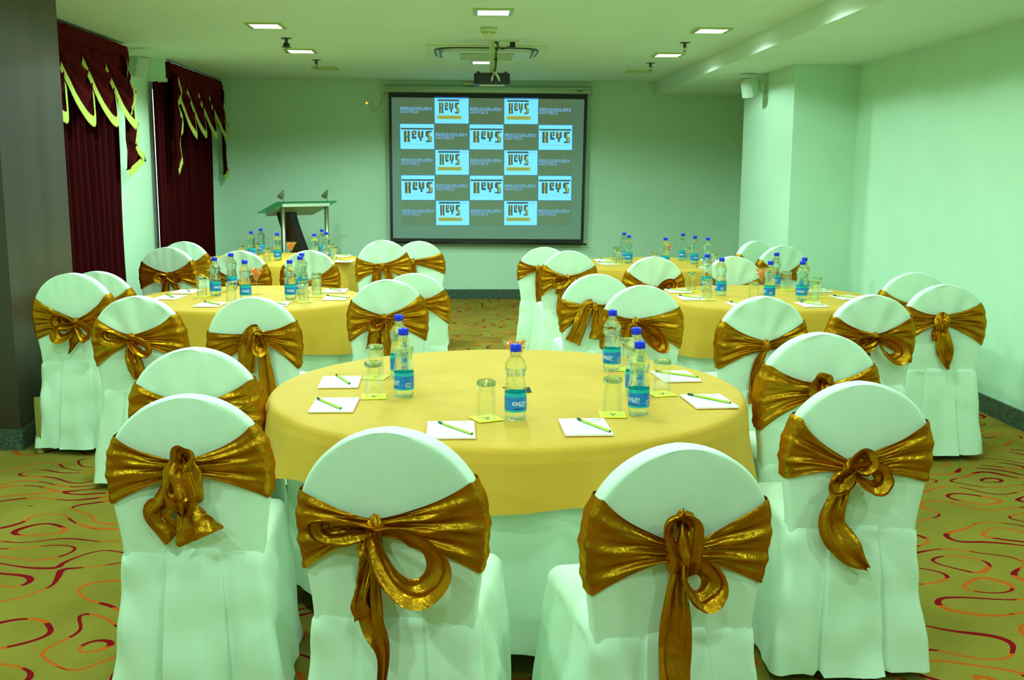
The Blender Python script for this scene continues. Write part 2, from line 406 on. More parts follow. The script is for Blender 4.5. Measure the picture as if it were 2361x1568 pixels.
def make_cover(seed, folds):
    mb = MB()
    us = [-1 + 2 * i / 28 for i in range(29)] + [1.05, 1.1, 1.15, 1.22, 1.3, 1.38, 1.45] + [1.45 + i / 8 for i in range(1, 9)]
    us += [-(1.45 + i / 8) for i in range(7, 0, -1)] + [-1.45, -1.38, -1.3, -1.22, -1.15, -1.1, -1.05]
    zs = [.44 + .28 * i / 16 for i in range(17)] + [.72 + .225 * math.sin(i / 20 * PI / 2) for i in range(1, 21)]
    rows = []
    for z in zs:
        row = []
        for u in us:
            w = 0.
            if abs(u) <= 1:
                x = u * half_w(z); e = 1 - abs(u) ** 6
                w = .007 * nz(x * 7, z * 5, seed) * e + .004 * nz(x * 18, z * 6 + x * 9, seed + 4) * e
                ang = math.atan2(x, max(z - .66, .02))
                if z > .72: w += folds * math.sin(ang * 11 + seed) * smooth((z - .72) / .12) * e
            row.append(back_pt(u, z, 0, w))
        rows.append(row)
    mb.grid(rows, close_u=True)
    # skirt with a box pleat at the rear, from the seam down
    def perim(z, q, n=0):
        hx = lerp(.207, .254, q); y0 = lerp(-.040, -.098, q); y1 = lerp(.425, .455, q); r = .035
        P = []
        fx = [-.97, -.85, -.7, -.55, -.47, -.445, -.435, -.428, -.418, -.40, -.25, -.1, 0, .1, .25, .40, .418, .428, .435, .445, .47, .55, .7, .85, .97]
        for f in fx:
            x = f * (hx - r) * 1.03; af = abs(f); d = 0.
            if af < .43: d = .005 + .016 * q
            elif af < .5: d = -.004 - .018 * q
            P.append((x, y0 - d, f))
        def arc(cx, cy, a0, a1):
            for i in range(1, 6):
                a = lerp(a0, a1, i / 6); P.append((cx + r * math.cos(a), cy + r * math.sin(a), 9))
        arc(hx - r, y0 + r, -PI / 2, 0)
        for i in range(13): P.append((hx, lerp(y0 + r, y1 - r, i / 12), 5 + i))
        arc(hx - r, y1 - r, 0, PI / 2)
        for i in range(13): P.append((lerp(hx - r, -hx + r, i / 12), y1, 30 + i))
        arc(-hx + r, y1 - r, PI / 2, PI)
        for i in range(13): P.append((-hx, lerp(y1 - r, y0 + r, i / 12), 50 + i))
        arc(-hx + r, y0 + r, PI, 1.5 * PI)
        return P
    rows = []; zz = [.466 - .432 * (i / 16) for i in range(17)]
    for i, z in enumerate(zz):
        q = i / 16; P = perim(z, q); n = len(P); row = []
        for j, (x, y, f) in enumerate(P):
            d = q * (.020 * nz(x * 8 + z * 2, y * 8, z * 2.5 + seed) + .015 * nz(x * 17 + seed + z * 4, y * 17, z * 2.)) + .007 * (1 - q) * nz(x * 16 + z * 9, y * 16, z * 12 + seed) + .009 * nz(x * 10, y * 10 + z * 8, seed + 8)
            cxn = V3((x, y - .19, 0)); cxn = cxn.normalized() if cxn.length > 1e-6 else V3((0, 0, 0))
            row.append(V3((x, y, z)) + cxn * d + V3((0, 0, .006 * q * nz(x * 5, y * 5, seed))))
        rows.append(row)
    # seat cushion above the seam
    top = []
    P = perim(.466, 0)
    for s, z in ((.995, .474), (.975, .487), (.93, .499), (.8, .507), (.5, .511), (.15, .513)):
        top.append([V3((x * s, .19 + (y - .19) * s, z + .003 * nz(x * s * 9, y * s * 9, seed))) for (x, y, f) in P])
    mb.grid(top[::-1] + rows, close_u=True)
    return mb.mesh('chair_cover', M['cover'])
COVERS = [make_cover(3.1, .0), make_cover(11.7, .0035), make_cover(23.3, .006), make_cover(31.9, .002)]
def leg_mesh():
    mb = MB(); mb.box(-.013, .013, -.013, .013, .012, .30); mb.lathe([(0, 0), (.019, 0), (.019, .014), (0, .014)], 12); return mb.mesh('chair_leg', M['legwood'])
LEG = leg_mesh()

def ribbon(mb, pts, m=9, pleat=.006, k=2., seed=0., n=26):
    """pts: (x,y,z,width,twist) stations"""
    S = resample(pts, n); rows = []
    for i, s in enumerate(S):
        p = V3(s[:3]); a = V3(S[max(i - 1, 0)][:3]); b = V3(S[min(i + 1, n - 1)][:3]); t = (b - a).normalized()
        side = V3((0, -1, 0)).cross(t)
        if side.length < .05: side = V3((1, 0, 0))
        side.normalize(); nrm = V3((0, -1, 0))
        side = side * math.cos(s[4]) + nrm * math.sin(s[4]); nn = t.cross(side).normalized()
        if nn.y > 0: nn = -nn
        row = []
        for j in range(m):
            v = j / (m - 1) - .5
            d = pleat * 1.5 * (1 - 2 * abs(math.sin(PI * k * v + seed + 1.2 * i / n + .8 * nz(i / n * 3, seed)))) + .008 * nz(v * 6 + seed, i / n * 7, seed)
            row.append(p + side * (s[3] * v * (1 + .12 * nz(i / n * 5, seed, v))) + nn * d)
        rows.append(row)
    mb.grid(rows)
def lump(rx, ry, rz, grooves, amp, seed, n=28, m=18, twist=2.):
    mb = MB(); rows = []
    for i in range(m + 1):
        th = PI * i / m; row = []
        for j in range(n):
            ph = 2 * PI * j / n
            d = 1 + amp * math.sin(grooves * ph + twist * math.sin(2 * th) + seed) + .18 * nz(2.2 * math.cos(ph) * math.sin(th), 2.2 * math.sin(ph) * math.sin(th), 2.2 * math.cos(th) + seed)
            row.append(V3((rx * d * math.sin(th) * math.cos(ph), ry * d * math.sin(th) * math.sin(ph), rz * d * math.cos(th))))
        rows.append(row)
    mb.grid(rows, close_u=True); return mb
def make_sash(chair, st, seed):
    kx, kz = st.get('k', (0., .72)); el = st.get('e', []); zl = st.get('zl', (.615, .625)); zh = st.get('zh', (.835, .845))
    mb = MB()
    for s in (-1, 1):
        l, h = zl[s > 0], zh[s > 0]; rows = []; nu = 48; nv = 34
        u0 = kx / half_w(kz)
        for i in range(nu + 1):
            q = i / nu; u = lerp(u0, 2.45 * s, q)
            f = smooth(min(1, abs(u - u0) / 1.02) ** .8) if abs(u) < 1.1 else 1.
            f = min(1., abs(u - u0) / (1.05 - s * u0)) ** .92
            row = []
            for j in range(nv + 1):
                v = j / nv
                z = lerp(kz + (v - .5) * .04, l + (h - l) * v, f) - (.012 * math.sin(PI * f) if v > .5 else -.012 * math.sin(PI * f)) * abs(2 * v - 1)
                ph = seed * 2.1 + s
                pl = (1 - 2 * abs(math.sin(v * PI * 3.1 + ph + 1.3 * nz(f * 2.2, seed, s)))) * .75 + (1 - 2 * abs(math.sin(v * PI * 5.7 + 2 * ph + 1.1 * nz(f * 3, seed + 7, s)))) * .45 + .55 * nz(v * 8, f * 2.2, seed + s)
                amp = .0125 * (1 - .68 * f) + .0015
                if f < .15: amp *= .4 + f * 4
                off = .007 + amp * (pl + .9) * .9 + .016 * (1 - f) ** 3
                if abs(u) > 1: off = .006 + .0025 * (pl + .9)
                z = min(z, .938)
                row.append(back_pt(u, z, off))
            rows.append(row)
        mb.grid(rows, flip=s < 0)
    sash = mb.build('sash', M['satin'], chair)
    ky = rear_y(kz) - .026
    if not st.get('noknot'):
        k = lump(.021, .019, .027, 5, .12, seed); o = k.build('knot', M['satin'], sash); o.location = (kx, ky, kz)
    for n, e in enumerate(el):
        if e[0] == 'R':
            _, x, z, rx, rz = e
            o = lump(rx, .042, rz, 7, .17, seed + n * 3, 72, 40, 1.6).build('rosette', M['satin'], sash); o.location = (kx + x, ky - .006, kz + z)
        elif e[0] == 'L':
            _, ang, ln, op, w = e; a = math.radians(ang); d = V3((math.cos(a), 0, math.sin(a))); p = V3((-math.sin(a), 0, math.cos(a)))
            mb = MB(); rows = []; nt = 44; m = 12
            for i in range(nt + 1):
                t = i / nt; al = ln * (1 - math.cos(2 * PI * t)) / 2; ac = ln * op * math.sin(2 * PI * t) * (.35 + .65 * (1 - math.cos(2 * PI * t)) / 2)
                c = V3((kx, ky - .008, kz)) + d * al + p * ac
                ww = lerp(.022, w * 1.45, math.sin(PI * t) ** .7); tau = .62 + .3 * math.sin(2 * PI * t)
                rad = (d * (al - ln * .55) + p * ac); rad = rad.normalized() if rad.length > 1e-5 else d
                row = []
                for j in range(m):
                    v = j / (m - 1) - .5
                    wob = .007 * (1 - 2 * abs(math.sin(PI * 2.2 * v + 3 * t + seed + n))) + .011 * nz(t * 7, v * 3, seed + n)
                    row.append(c + V3((0, -1, 0)) * (ww * math.cos(tau) * (v + .5)) + rad * (ww * math.sin(tau) * v + wob) )
                rows.append(row)
            mb.grid(rows); mb.build('loop', M['satin'], sash)
        else:
            pts = []
            P = e[1]
            for i, q in enumerate(P):
                x, z, w = kx + q[0], kz + q[1], q[2]; tw = q[3] if len(q) > 3 else .25 * math.sin(seed + 2.1 * i + n)
                pts.append((x, rear_y(z) - (.03 if i == 0 else .022 + .008 * n + abs(math.sin(tw)) * w * .5), z, w, tw))
            mb = MB(); ribbon(mb, pts, 11, .007, 1.7, seed + n * 1.7, 30); mb.build('tail', M['satin'], sash)
    return sash
# bows, seen from behind: knot position, then rosettes R, loops L and tails T
ST = dict(
 A=dict(k=(-.01, .745), zl=(.635, .645), zh=(.835, .86), noknot=1, e=[('R', 0, -.045, .05, .078), ('T', [(-.02, -.02, .04), (-.055, -.10, .07), (-.085, -.135, .075, .3), (-.03, -.20, .09)]), ('T', [(0, -.1, .04), (.02, -.15, .09), (.045, -.20, .15)]), ('L', 75, .06, .4, .04), ('L', 260, .07, .4, .04)]),
 F=dict(k=(0, .74), zh=(.83, .84)),
 B=dict(k=(-.028, .725), zl=(.605, .615), zh=(.80, .835), e=[('L', 178, .135, .22, .045), ('L', -38, .185, .42, .06), ('R', -.012, -.045, .026, .03), ('T', [(-.01, -.05, .04), (-.012, -.13, .05), (-.005, -.22, .07, .5), (.02, -.30, .03), (.015, -.40, .02), (.022, -.5, .012)]), ('T', [(-.015, -.06, .04), (-.035, -.16, .045, .5), (-.03, -.22, .05)])]),
 C=dict(k=(-.012, .70), zl=(.60, .595), zh=(.835, .81), noknot=1, e=[('R', .008, .02, .042, .07), ('L', 100, .10, .35, .045), ('L', -58, .115, .4, .05), ('T', [(0, -.03, .035), (-.012, -.12, .06), (-.01, -.22, .08, .3), (-.012, -.32, .085), (-.006, -.46, .10)])]),
 D=dict(k=(-.037, .69), zl=(.65, .635), zh=(.845, .83), e=[('L', 40, .06, .5, .045), ('L', -22, .10, .4, .055), ('L', 215, .075, .4, .05), ('T', [(-.005, -.02, .04), (-.04, -.10, .06, .3), (-.045, -.18, .09), (.0, -.26, .085, .3), (.065, -.31, .02)])]),
 E=dict(k=(0, .755), zl=(.61, .66), zh=(.84, .84), noknot=1, e=[('R', -.01, .0, .04, .035), ('L', 120, .06, .4, .05)]),
 G=dict(k=(.03, .69), zl=(.60, .62), zh=(.82, .84), e=[('L', 165, .10, .35, .06), ('L', 212, .12, .35, .045), ('L', -42, .10, .35, .05), ('T', [(0, -.01, .035), (-.012, -.08, .05), (-.03, -.12, .025), (-.055, -.16, .004)])]),
 H=dict(k=(0, .73)),
 I=dict(k=(-.02, .742), zl=(.60, .63), zh=(.84, .86), e=[('L', 166, .13, .25, .05), ('L', -34, .11, .3, .05), ('T', [(0, -.01, .04), (.02, -.1, .055), (.05, -.21, .05)]), ('T', [(-.01, -.04, .04), (-.005, -.11, .07, .3), (.025, -.19, .05)])]),
 J=dict(k=(.03, .765), zl=(.58, .60), zh=(.78, .83), e=[('L', -70, .07, .4, .05), ('T', [(.015, .03, .06), (-.03, .0, .085), (-.055, -.08, .085), (-.065, -.18, .085)]), ('T', [(.015, -.02, .05), (.03, -.14, .07), (.055, -.34, .10)])]),
 K=dict(k=(-.02, .73), zl=(.60, .60), zh=(.83, .86), e=[('L', 205, .09, .4, .05), ('T', [(-.01, .0, .04), (-.045, -.07, .08), (-.055, -.17, .10)]), ('T', [(.01, .0, .04), (.03, -.12, .09), (.045, -.26, .10)])]),
 L=dict(k=(.04, .765), noknot=1, e=[('R', 0, 0, .035, .035)]),
 M=dict(k=(.01, .725), e=[('L', 188, .08, .35, .05), ('L', -20, .10, .35, .05), ('T', [(-.01, 0, .04), (-.02, -.07, .06), (-.03, -.16, .07)]), ('T', [(.01, 0, .04), (.05, -.07, .05), (.10, -.15, .05)])]),
 N=dict(k=(0, .72), e=[('L', -30, .08, .4, .05)]), O=dict(k=(0, .70)), P=dict(k=(0, .70)),
 Q=dict(k=(-.01, .745), zl=(.62, .62), zh=(.81, .85), e=[('T', [(-.02, 0, .04), (-.045, -.07, .08), (-.05, -.16, .09)]), ('T', [(.015, 0, .04), (.05, -.07, .07), (.08, -.14, .08)])]),
 R=dict(k=(-.05, .77), zl=(.66, .66), e=[('T', [(0, 0, .04), (.0, -.1, .06), (0, -.18, .06)])]),
 S=dict(k=(-.02, .75), zl=(.60, .60), zh=(.80, .80), e=[('T', [(-.01, .03, .05), (-.055, .0, .07), (-.085, -.1, .09), (-.13, -.21, .10)]), ('T', [(.01, 0, .05), (.02, -.1, .09), (.01, -.19, .10)])]),
 T=dict(k=(-.045, .75), zl=(.60, .60), zh=(.82, .83), e=[('T', [(-.01, .01, .05), (-.035, -.05, .07), (-.03, -.13, .07)]), ('L', -42, .19, .22, .07), ('T', [(.02, .0, .04), (.09, -.06, .07), (.15, -.14, .07)])]),
 U=dict(k=(.008, .715), zl=(.60, .66), zh=(.83, .83), e=[('T', [(0, -.01, .03), (-.035, -.08, .045, .4), (-.055, -.18, .04), (-.06, -.28, .05)])]),
 V=dict(k=(.004, .735), zl=(.60, .60), zh=(.84, .84), e=[('L', 190, .11, .35, .06), ('L', -38, .15, .32, .07), ('T', [(-.02, -.01, .04), (-.05, -.05, .06), (-.05, -.09, .05)])]),
 X=dict(k=(-.03, .765), zl=(.62, .62), zh=(.83, .85), noknot=1, e=[('R', 0, -.015, .038, .045), ('T', [(-.01, -.03, .05), (-.03, -.08, .045, .4), (-.03, -.12, .02)]), ('T', [(0, -.03, .05), (.01, -.11, .09), (.035, -.20, .08, .3), (.055, -.27, .015)])]),
 W=dict(k=(0, .73)),
 a=dict(k=(-.05, .765), zl=(.66, .66), zh=(.83, .84), e=[('T', [(0, 0, .035), (.0, -.12, .05), (.005, -.24, .045), (0, -.35, .02)])]),
 b=dict(k=(-.02, .735), zl=(.60, .62), zh=(.84, .83), e=[('R', .045, -.045, .036, .04), ('L', 192, .11, .35, .06), ('T', [(-.02, -.02, .04), (-.05, -.06, .06), (-.085, -.12, .03)]), ('T', [(-.01, -.03, .04), (-.035, -.13, .07), (-.035, -.22, .10), (-.03, -.30, .085)])]),
 c=dict(k=(.01, .71), zl=(.60, .60), zh=(.84, .83), e=[('L', 22, .13, .25, .07)]), d=dict(k=(-.03, .70), zh=(.83, .80)), e=dict(k=(0, .70)), f=dict(k=(0, .70)))
CL = dict(
 A='white covered chair at the front left with a round gold rosette knot', F='white covered chair directly behind the front left rosette chair, knot hidden',
 B='white covered chair at the front, left of centre, with a big loop and thin tail', C='white covered chair at the front, right of centre, with one broad hanging tail',
 D='white covered chair at the front right with small loops and a curved pointed tail', E='taller white covered chair half hidden behind the front right chair',
 G='white covered chair beside the dark pillar with a full drooping bow', H='white covered chair behind the one beside the dark pillar, only its top showing',
 I='white covered chair with a scalloped bow, front left at the middle left table', J='white covered chair with a wide folded over gold flap at the middle left table',
 K='white covered chair with broad fan tails right of the middle left table', L='white covered chair with a small rosette, behind the one right of the middle left table',
 M='white covered chair with a neat bow, left side of the far left table', N='white covered chair against the far curtain, behind another at the far left table',
 O='white covered chair seen behind bottles, left one before the far left table', P='white covered chair seen behind bottles, right one before the far left table',
 Q='white covered chair below the left corner of the projection screen with two fan tails', R='white covered chair below the screen, right of the one with fan tails',
 S='white covered chair with a large slanting tail, rear left at the middle right table', T='white covered chair with a thick twisted bow behind the bottles of the nearest table',
 U='white covered chair with a thin straight tail before the middle right table', V='white covered chair with two rounded bow loops before the middle right table',
 X='rightmost white covered chair with a puffed knot and pointed tail near the right wall', W='white covered chair near the right wall, its lower half hidden by others',
 a='white covered chair left of the far right table, rear one with a narrow straight tail', b='white covered chair left of the far right table with a swirled knot and long tail',
 c='white covered chair before the far right table, left one of the two', d='white covered chair before the far right table, right one of the two',
 e='white covered chair right of the far right table, nearer of the overlapping two', f='white covered chair right of the far right table, farther one beside the column')
for n, k in enumerate(CH):
    x, y, h, a = CHS[k]
    t = thing('banquet_chair', CL[k], 'chair', (x, y, 0), a, 'covered banquet chairs', (1, 1, h))
    link('cover', COVERS[(n * 7 + n // 3) % 4] if k not in 'ABCDEGIJV' else COVERS[dict(A=0, B=0, C=0, D=0, E=3, G=0, I=2, J=0, V=1)[k]], t)
    for lx, ly in ((-.165, .0), (.165, .0), (-.165, .37), (.165, .37)):
        o = link('leg', LEG, t); o.location = (lx - (.055 if k == 'G' and lx < 0 and ly < .1 else 0), ly - (.075 if k == 'G' and lx < 0 and ly < .1 else 0), 0)
    make_sash(t, ST[k], 1.7 + n * 2.37)

# ------------------------------------------------------------------ table settings
ORD = ['leftmost', 'second from left', 'third from left', 'fourth from left', 'fifth from left', 'rightmost']
def order(items):
    n = len(items); idx = sorted(range(n), key=lambda i: items[i][0] / items[i][1]); out = [None] * n
    for r, i in enumerate(idx): out[i] = 'rightmost' if r == n - 1 else ORD[r]
    return out
# bottles
def make_bottle():
    t = thing('water_bottle', '', 'bottle', (0, 0, 0))
    mb = MB()
    pr = [(0, .006), (.018, .004), (.026, 0), (.0335, .004), (.0358, .014), (.0362, .03), (.0362, .094), (.0355, .102)]
    for i in range(1, 26):
        z = .102 + (.216 - .102) * i / 25
        kn = [(.102, .0355), (.122, .0325), (.142, .0302), (.157, .0328), (.172, .0362), (.184, .0352), (.196, .0295), (.207, .0215), (.216, .0160)]
        for (z0, r0), (z1, r1) in zip(kn, kn[1:]):
            if z0 <= z <= z1 + 1e-9: r = lerp(r0, r1, smooth((z - z0) / (z1 - z0)))
        r += .0006 * math.sin((z - .102) * 2 * PI / .0115) * (1 if z < .165 else .3)
        pr.append((r, z))
    pr += [(.0150, .220), (.0165, .222), (.0165, .224), (.0135, .225), (.0135, .232), (0, .232)]
    mb.lathe(pr, 40); mb.build('bottle_body', M['bottle'], t)
    mb = MB(); mb.lathe([(.0165, .226), (.0175, .227), (.0175, .248), (.0165, .250), (0, .250)], 32)
    for i in range(24):
        a = 2 * PI * i / 24; mb.tube([(.0175 * math.cos(a), .0175 * math.sin(a), .228), (.0175 * math.cos(a), .0175 * math.sin(a), .246)], .0007, 4)
    mb.build('cap', M['cap'], t)
    mb = MB(); r = .0367
    for z0, z1, mi in ((.030, .036, 1), (.036, .080, 0), (.080, .092, 1)): mb.lathe([(r, z0), (r, z1)], 40, mi=mi)
    def wrap(vs, fs, x0, z0, mi, lift=.0005):
        mb.add([((r + lift) * math.sin((x + x0) / r), -(r + lift) * math.cos((x + x0) / r), z0 + y) for x, y in vs], fs, mi, False)
    vs, fs = text2d('KINLEY', .048, .0135, True); wrap(vs, fs, -.024, .0515, 2)
    n = 12; bar = [(.026 * i / n, y) for y in (0, .0008) for i in range(n + 1)]; bf = [(i, i + 1, n + 2 + i, n + 1 + i) for i in range(n)]
    wrap(bar, bf, -.003, .0485, 2)
    bar = [(.034 * i / n, y) for y in (0, .0032) for i in range(n + 1)]; wrap(bar, bf, -.018, .039, 3)
    for i in range(9): wrap([(0, 0), (.0007 + .0004 * (i % 3), 0), (.0007 + .0004 * (i % 3), .013), (0, .013)], [(0, 1, 2, 3)], .048 + i * .0018, .042, 3, .0007)
    wrap([(i * .018 / 6, y) for y in (0, .016) for i in range(7)], [(i, i + 1, 8 + i, 7 + i) for i in range(6)], .047, .0405, 2, .0004)
    mb.build('label', [M['label_blue'], M['label_teal'], M['label_white'], M['label_navy']], t, fix=False)
    return t
BOT = {1: [(-.267, 4.06, 40), (-.228, 3.70, -62), (.158, 3.345, 22), (.592, 4.19, -32), (.61, 3.70, 40), (.573, 3.395, -30)],
 2: [(-1.635, 6.83, 25), (-1.604, 7.17, 40), (-1.395, 6.61, 2), (-1.118, 6.63, 4), (-1.098, 6.92, -10), (-1.127, 7.18, 20)],
 3: [(1.655, 7.12, -70), (1.68, 6.81, -75), (1.93, 6.55, -72), (2.177, 7.25, -20), (2.14, 6.56, -8), (2.24, 6.83, 60)],
 4: [(-1.999, 9.80, -40), (-2.007, 10.30, -35), (-1.718, 9.56, -12), (-1.366, 9.44, 15), (-1.399, 10.18, 60), (-1.296, 9.70, 30)],
 5: [(1.463, 9.69, 30), (1.448, 9.30, -10), (1.71, 8.94, 20), (1.989, 9.56, -18), (2.02, 9.19, 35), (2.08, 8.95, 50)]}
proto = make_bottle(); first = True
for k, items in BOT.items():
    od = order(items)
    for (x, y, r), o in zip(items, od):
        lb = 'water bottle with blue cap and label, %s on %s' % (o, TN[k])
        a = math.radians(r) + math.atan2(-x, y) * 1.
        if first: proto.location = (x, y, TT); proto.rotation_euler = (0, 0, a); proto['label'] = lb; proto['group'] = 'water bottles'; first = False
        else: dup(proto, (x, y, TT), a, lb, 'water bottles')
# upturned tumblers, their coasters
mb = MB()
mb.lathe([(.0318, 0), (.0326, .002), (.0326, .06), (.0325, .111), (.0302, .108), (.0306, .05), (.0308, .002), (.0318, 0)], 40)
mb.lathe([(0, .107), (.022, .107), (.0302, .110), (.0325, .1115), (.0322, .119), (.0305, .125), (.027, .1275), (0, .128)], 40, mi=1)
TUMBLER = mb.mesh('tumbler', [M['tumbler'], M['tumbler_base']])
mb = MB(); s = .044; mb.box(-s, s, -s, s, 0, .002)
ang = [(-.013, .016), (-.004, .012), (.003, .002), (.012, .014), (.017, .010), (.007, -.004), (.006, -.016), (-.003, -.016), (-.004, -.004)]
mb.add([(x, y, .0026) for x, y in ang], [tuple(range(len(ang)))], 1, False)
for i in range(20):
    a0 = PI + i * PI / 20 * 1.0; a1 = a0 + PI / 20
    mb.add([(.034 * math.cos(a0), .030 * math.sin(a0), .0026), (.034 * math.cos(a1), .030 * math.sin(a1), .0026), (.033 * math.cos(a1), .029 * math.sin(a1), .0026), (.033 * math.cos(a0), .029 * math.sin(a0), .0026)], [(0, 1, 2, 3)], 1, False)
COASTER = mb.mesh('coaster', [M['coaster'], M['ink']])
GL = {1: [(-.36, 4.06), (-.338, 3.70), (.062, 3.35), (.485, 3.395), (.712, 3.72), (.664, 4.205)],
 2: [(-1.71, 6.78), (-1.45, 6.45), (-1.012, 6.48), (-.975, 6.78), (-1.01, 7.03)],
 3: [(1.54, 7.06), (1.535, 6.57), (1.79, 6.41), (2.22, 7.13), (2.30, 6.73), (2.19, 6.46)],
 4: [(-2.07, 9.70), (-1.78, 9.38), (-1.99, 9.98), (-1.25, 9.27), (-1.205, 9.54), (-1.28, 9.93)],
 5: [(1.37, 9.52), (1.35, 9.20), (1.60, 8.84), (2.025, 9.46), (2.13, 9.02), (2.095, 8.76)]}
for k, items in GL.items():
    od = order(items)
    for i, ((x, y), o) in enumerate(zip(items, od)):
        c = link('coaster', COASTER); c.location = (x, y, TT); c.rotation_euler = (0, 0, math.radians(6 + 9 * ((i * 37) % 5 - 2)))
        tag(c, 'yellow coaster with dark emblem under the %s glass on %s' % (o, TN[k]), 'coaster', 'yellow coasters')
        g = link('drinking_glass', TUMBLER); g.location = (x, y, TT + .0028)
        tag(g, 'clear tumbler upside down on a coaster, %s on %s' % (o, TN[k]), 'glass', 'upturned tumblers')
# notepads and pencils
def make_pad():
    t = thing('notepad', '', 'notepad')
    mb = MB(); mb.box(-.075, .075, -.107, .107, .0012, .006)
    vs, fs = text2d('KEYS', .026, .010, True); mb.add([(x + .035, y + .080, .0063) for x, y in vs], fs, 1, False)
    mb.add([(.030, .074, .0063), (.066, .074, .0063), (.066, .0752, .0063), (.030, .0752, .0063)], [(0, 1, 2, 3)], 3, False)
    vs, fs = text2d('KEYS', .036, .016, True); mb.add([(x - .018, y + .0, .0062) for x, y in vs], fs, 2, False)
    mb.build('pages', [M['paper'], M['ink'], M['faint'], M['orange']], t, fix=False)
    mb = MB(); mb.box(-.0755, .0755, -.1075, .1075, 0, .0012); o = mb.build('backing_card', M['orange'], t); o['label'] = 'orange backing card'
    return t
def make_pencil():
    t = thing('pencil', '', 'pencil')
    def hexa(x0, x1, r, mi=0):
        mb.add([(x, r * math.cos(PI / 3 * i + .5), r * math.sin(PI / 3 * i + .5)) for x in (x0, x1) for i in range(6)],
               [tuple((i, (i + 1) % 6, 6 + (i + 1) % 6, 6 + i)) for i in range(6)] + [(5, 4, 3, 2, 1, 0), (6, 7, 8, 9, 10, 11)], mi, False)
    mb = MB(); hexa(-.094, .068, .0042)
    for f in mb.f: pass
    for i in (1, 4): mb.m[i] = 1
    hexa(-.096, -.094, .0038, 1); mb.build('shaft', [M['pencil'], M['pencil_line']], t)
    mb = MB(); hexa(.068, .094, .0043); mb.build('dipped_end', M['pencil_dark'], t)
    return t
PADS = {1: [(-.488, 3.957, 2, -.481, 3.982, 112), (-.46, 3.556, 0, -.479, 3.553, 122), (-.052, 3.191, 1, -.039, 3.191, 124), (.374, 3.217, 1, .40, 3.217, 116), (.855, 3.583, 4, .859, 3.60, 129), (.827, 4.04, 5, .833, 4.054, 139)],
 2: [(-1.88, 7.034, -4, -1.875, 7.074, 109), (-1.90, 6.706, -6, -1.907, 6.747, 118), (-1.554, 6.347, -4, -1.552, 6.368, 131), (-1.161, 6.365, 1, -1.149, 6.366, 124), (-.838, 6.669, 0, -.836, 6.698, 139), (-.89, 7.077, 1, -.895, 7.092, 120)],
 3: [(1.443, 7.05, 0, 1.443, 7.058, 128), (1.446, 6.646, 0, 1.443, 6.664, 125), (1.69, 6.304, 2, 1.686, 6.313, 119), (2.119, 6.289, 0, 2.124, 6.307, 115), (2.475, 6.659, 6, 2.465, 6.65, 129), (2.419, 7.079, -1, 2.418, 7.09, 124)],
 4: [(-1.19, 10.04, 2, -1.18, 10.06, 126), (-1.10, 9.46, -2, -1.105, 9.47, 124), (-1.899, 9.311, 3, -1.906, 9.321, 128)],
 5: [(1.255, 9.56, -4, 1.288, 9.60, 115), (1.249, 9.21, 8, 1.247, 9.25, 134), (1.511, 8.837, 5, 1.463, 8.861, 111), (2.059, 8.806, 7, 2.032, 8.805, 137), (2.238, 9.58, 0, 2.215, 9.571, 129)]}
pad0 = make_pad(); pen0 = make_pencil(); first = True
for k, items in PADS.items():
    od = order(items)
    for (x, y, r, px, py, pr), o in zip(items, od):
        lb = 'white notepad with a small dark heading, %s on %s' % (o, TN[k])
        lp = 'yellow green pencil on the %s notepad of %s' % (o, TN[k])
        zp = TT + .0065 + .004
        if first:
            for ob, lc, rr, l, g in ((pad0, (x, y, TT), r, lb, 'notepads'), (pen0, (px, py, zp), pr, lp, 'pencils')):
                ob.location = lc; ob.rotation_euler = (0, 0, math.radians(rr)); ob['label'] = l; ob['group'] = g
            first = False
        else:
            dup(pad0, (x, y, TT), math.radians(r), lb, 'notepads'); dup(pen0, (px, py, zp), math.radians(pr), lp, 'pencils')
# cocktail glasses with wrapped sweets
mb = MB()
mb.lathe([(0, 0), (.036, 0), (.037, .002), (.03, .0035), (.008, .006), (.0045, .012), (.004, .05), (.0045, .085), (.009, .095), (.053, .175), (.0542, .1755), (.0535, .177), (.0085, .0975), (0, .096)], 40)
COCK = mb.mesh('cocktail_glass', M['tumbler'])
mb = MB(); rows = []
for i in range(9):
    th = PI * i / 8; rows.append([(.016 * math.cos(th), .008 * math.sin(th) * math.cos(2 * PI * j / 10), .0065 * math.sin(th) * math.sin(2 * PI * j / 10)) for j in range(10)])
mb.grid(rows, close_u=True)
for s in (-1, 1): mb.add([(s * .013, 0, 0)] + [(s * (.023 + .002 * (i % 2)), .009 * math.cos(i), .007 * math.sin(i)) for i in range(7)], [(0, i + 1, (i + 1) % 7 + 1) for i in range(7)], 0, False)
CANDY = mb.mesh('candy', M['candy'])
rnd = random.Random(5)
SP = [(.012, 0, .118), (-.012, .003, .118), (0, .014, .128), (.018, .012, .136), (-.02, .008, .137), (.0, -.018, .138), (-.018, -.014, .15), (.022, -.012, .15), (.004, .02, .152), (-.028, .012, .16), (.028, .01, .161), (.0, .0, .164), (-.006, -.026, .163)]
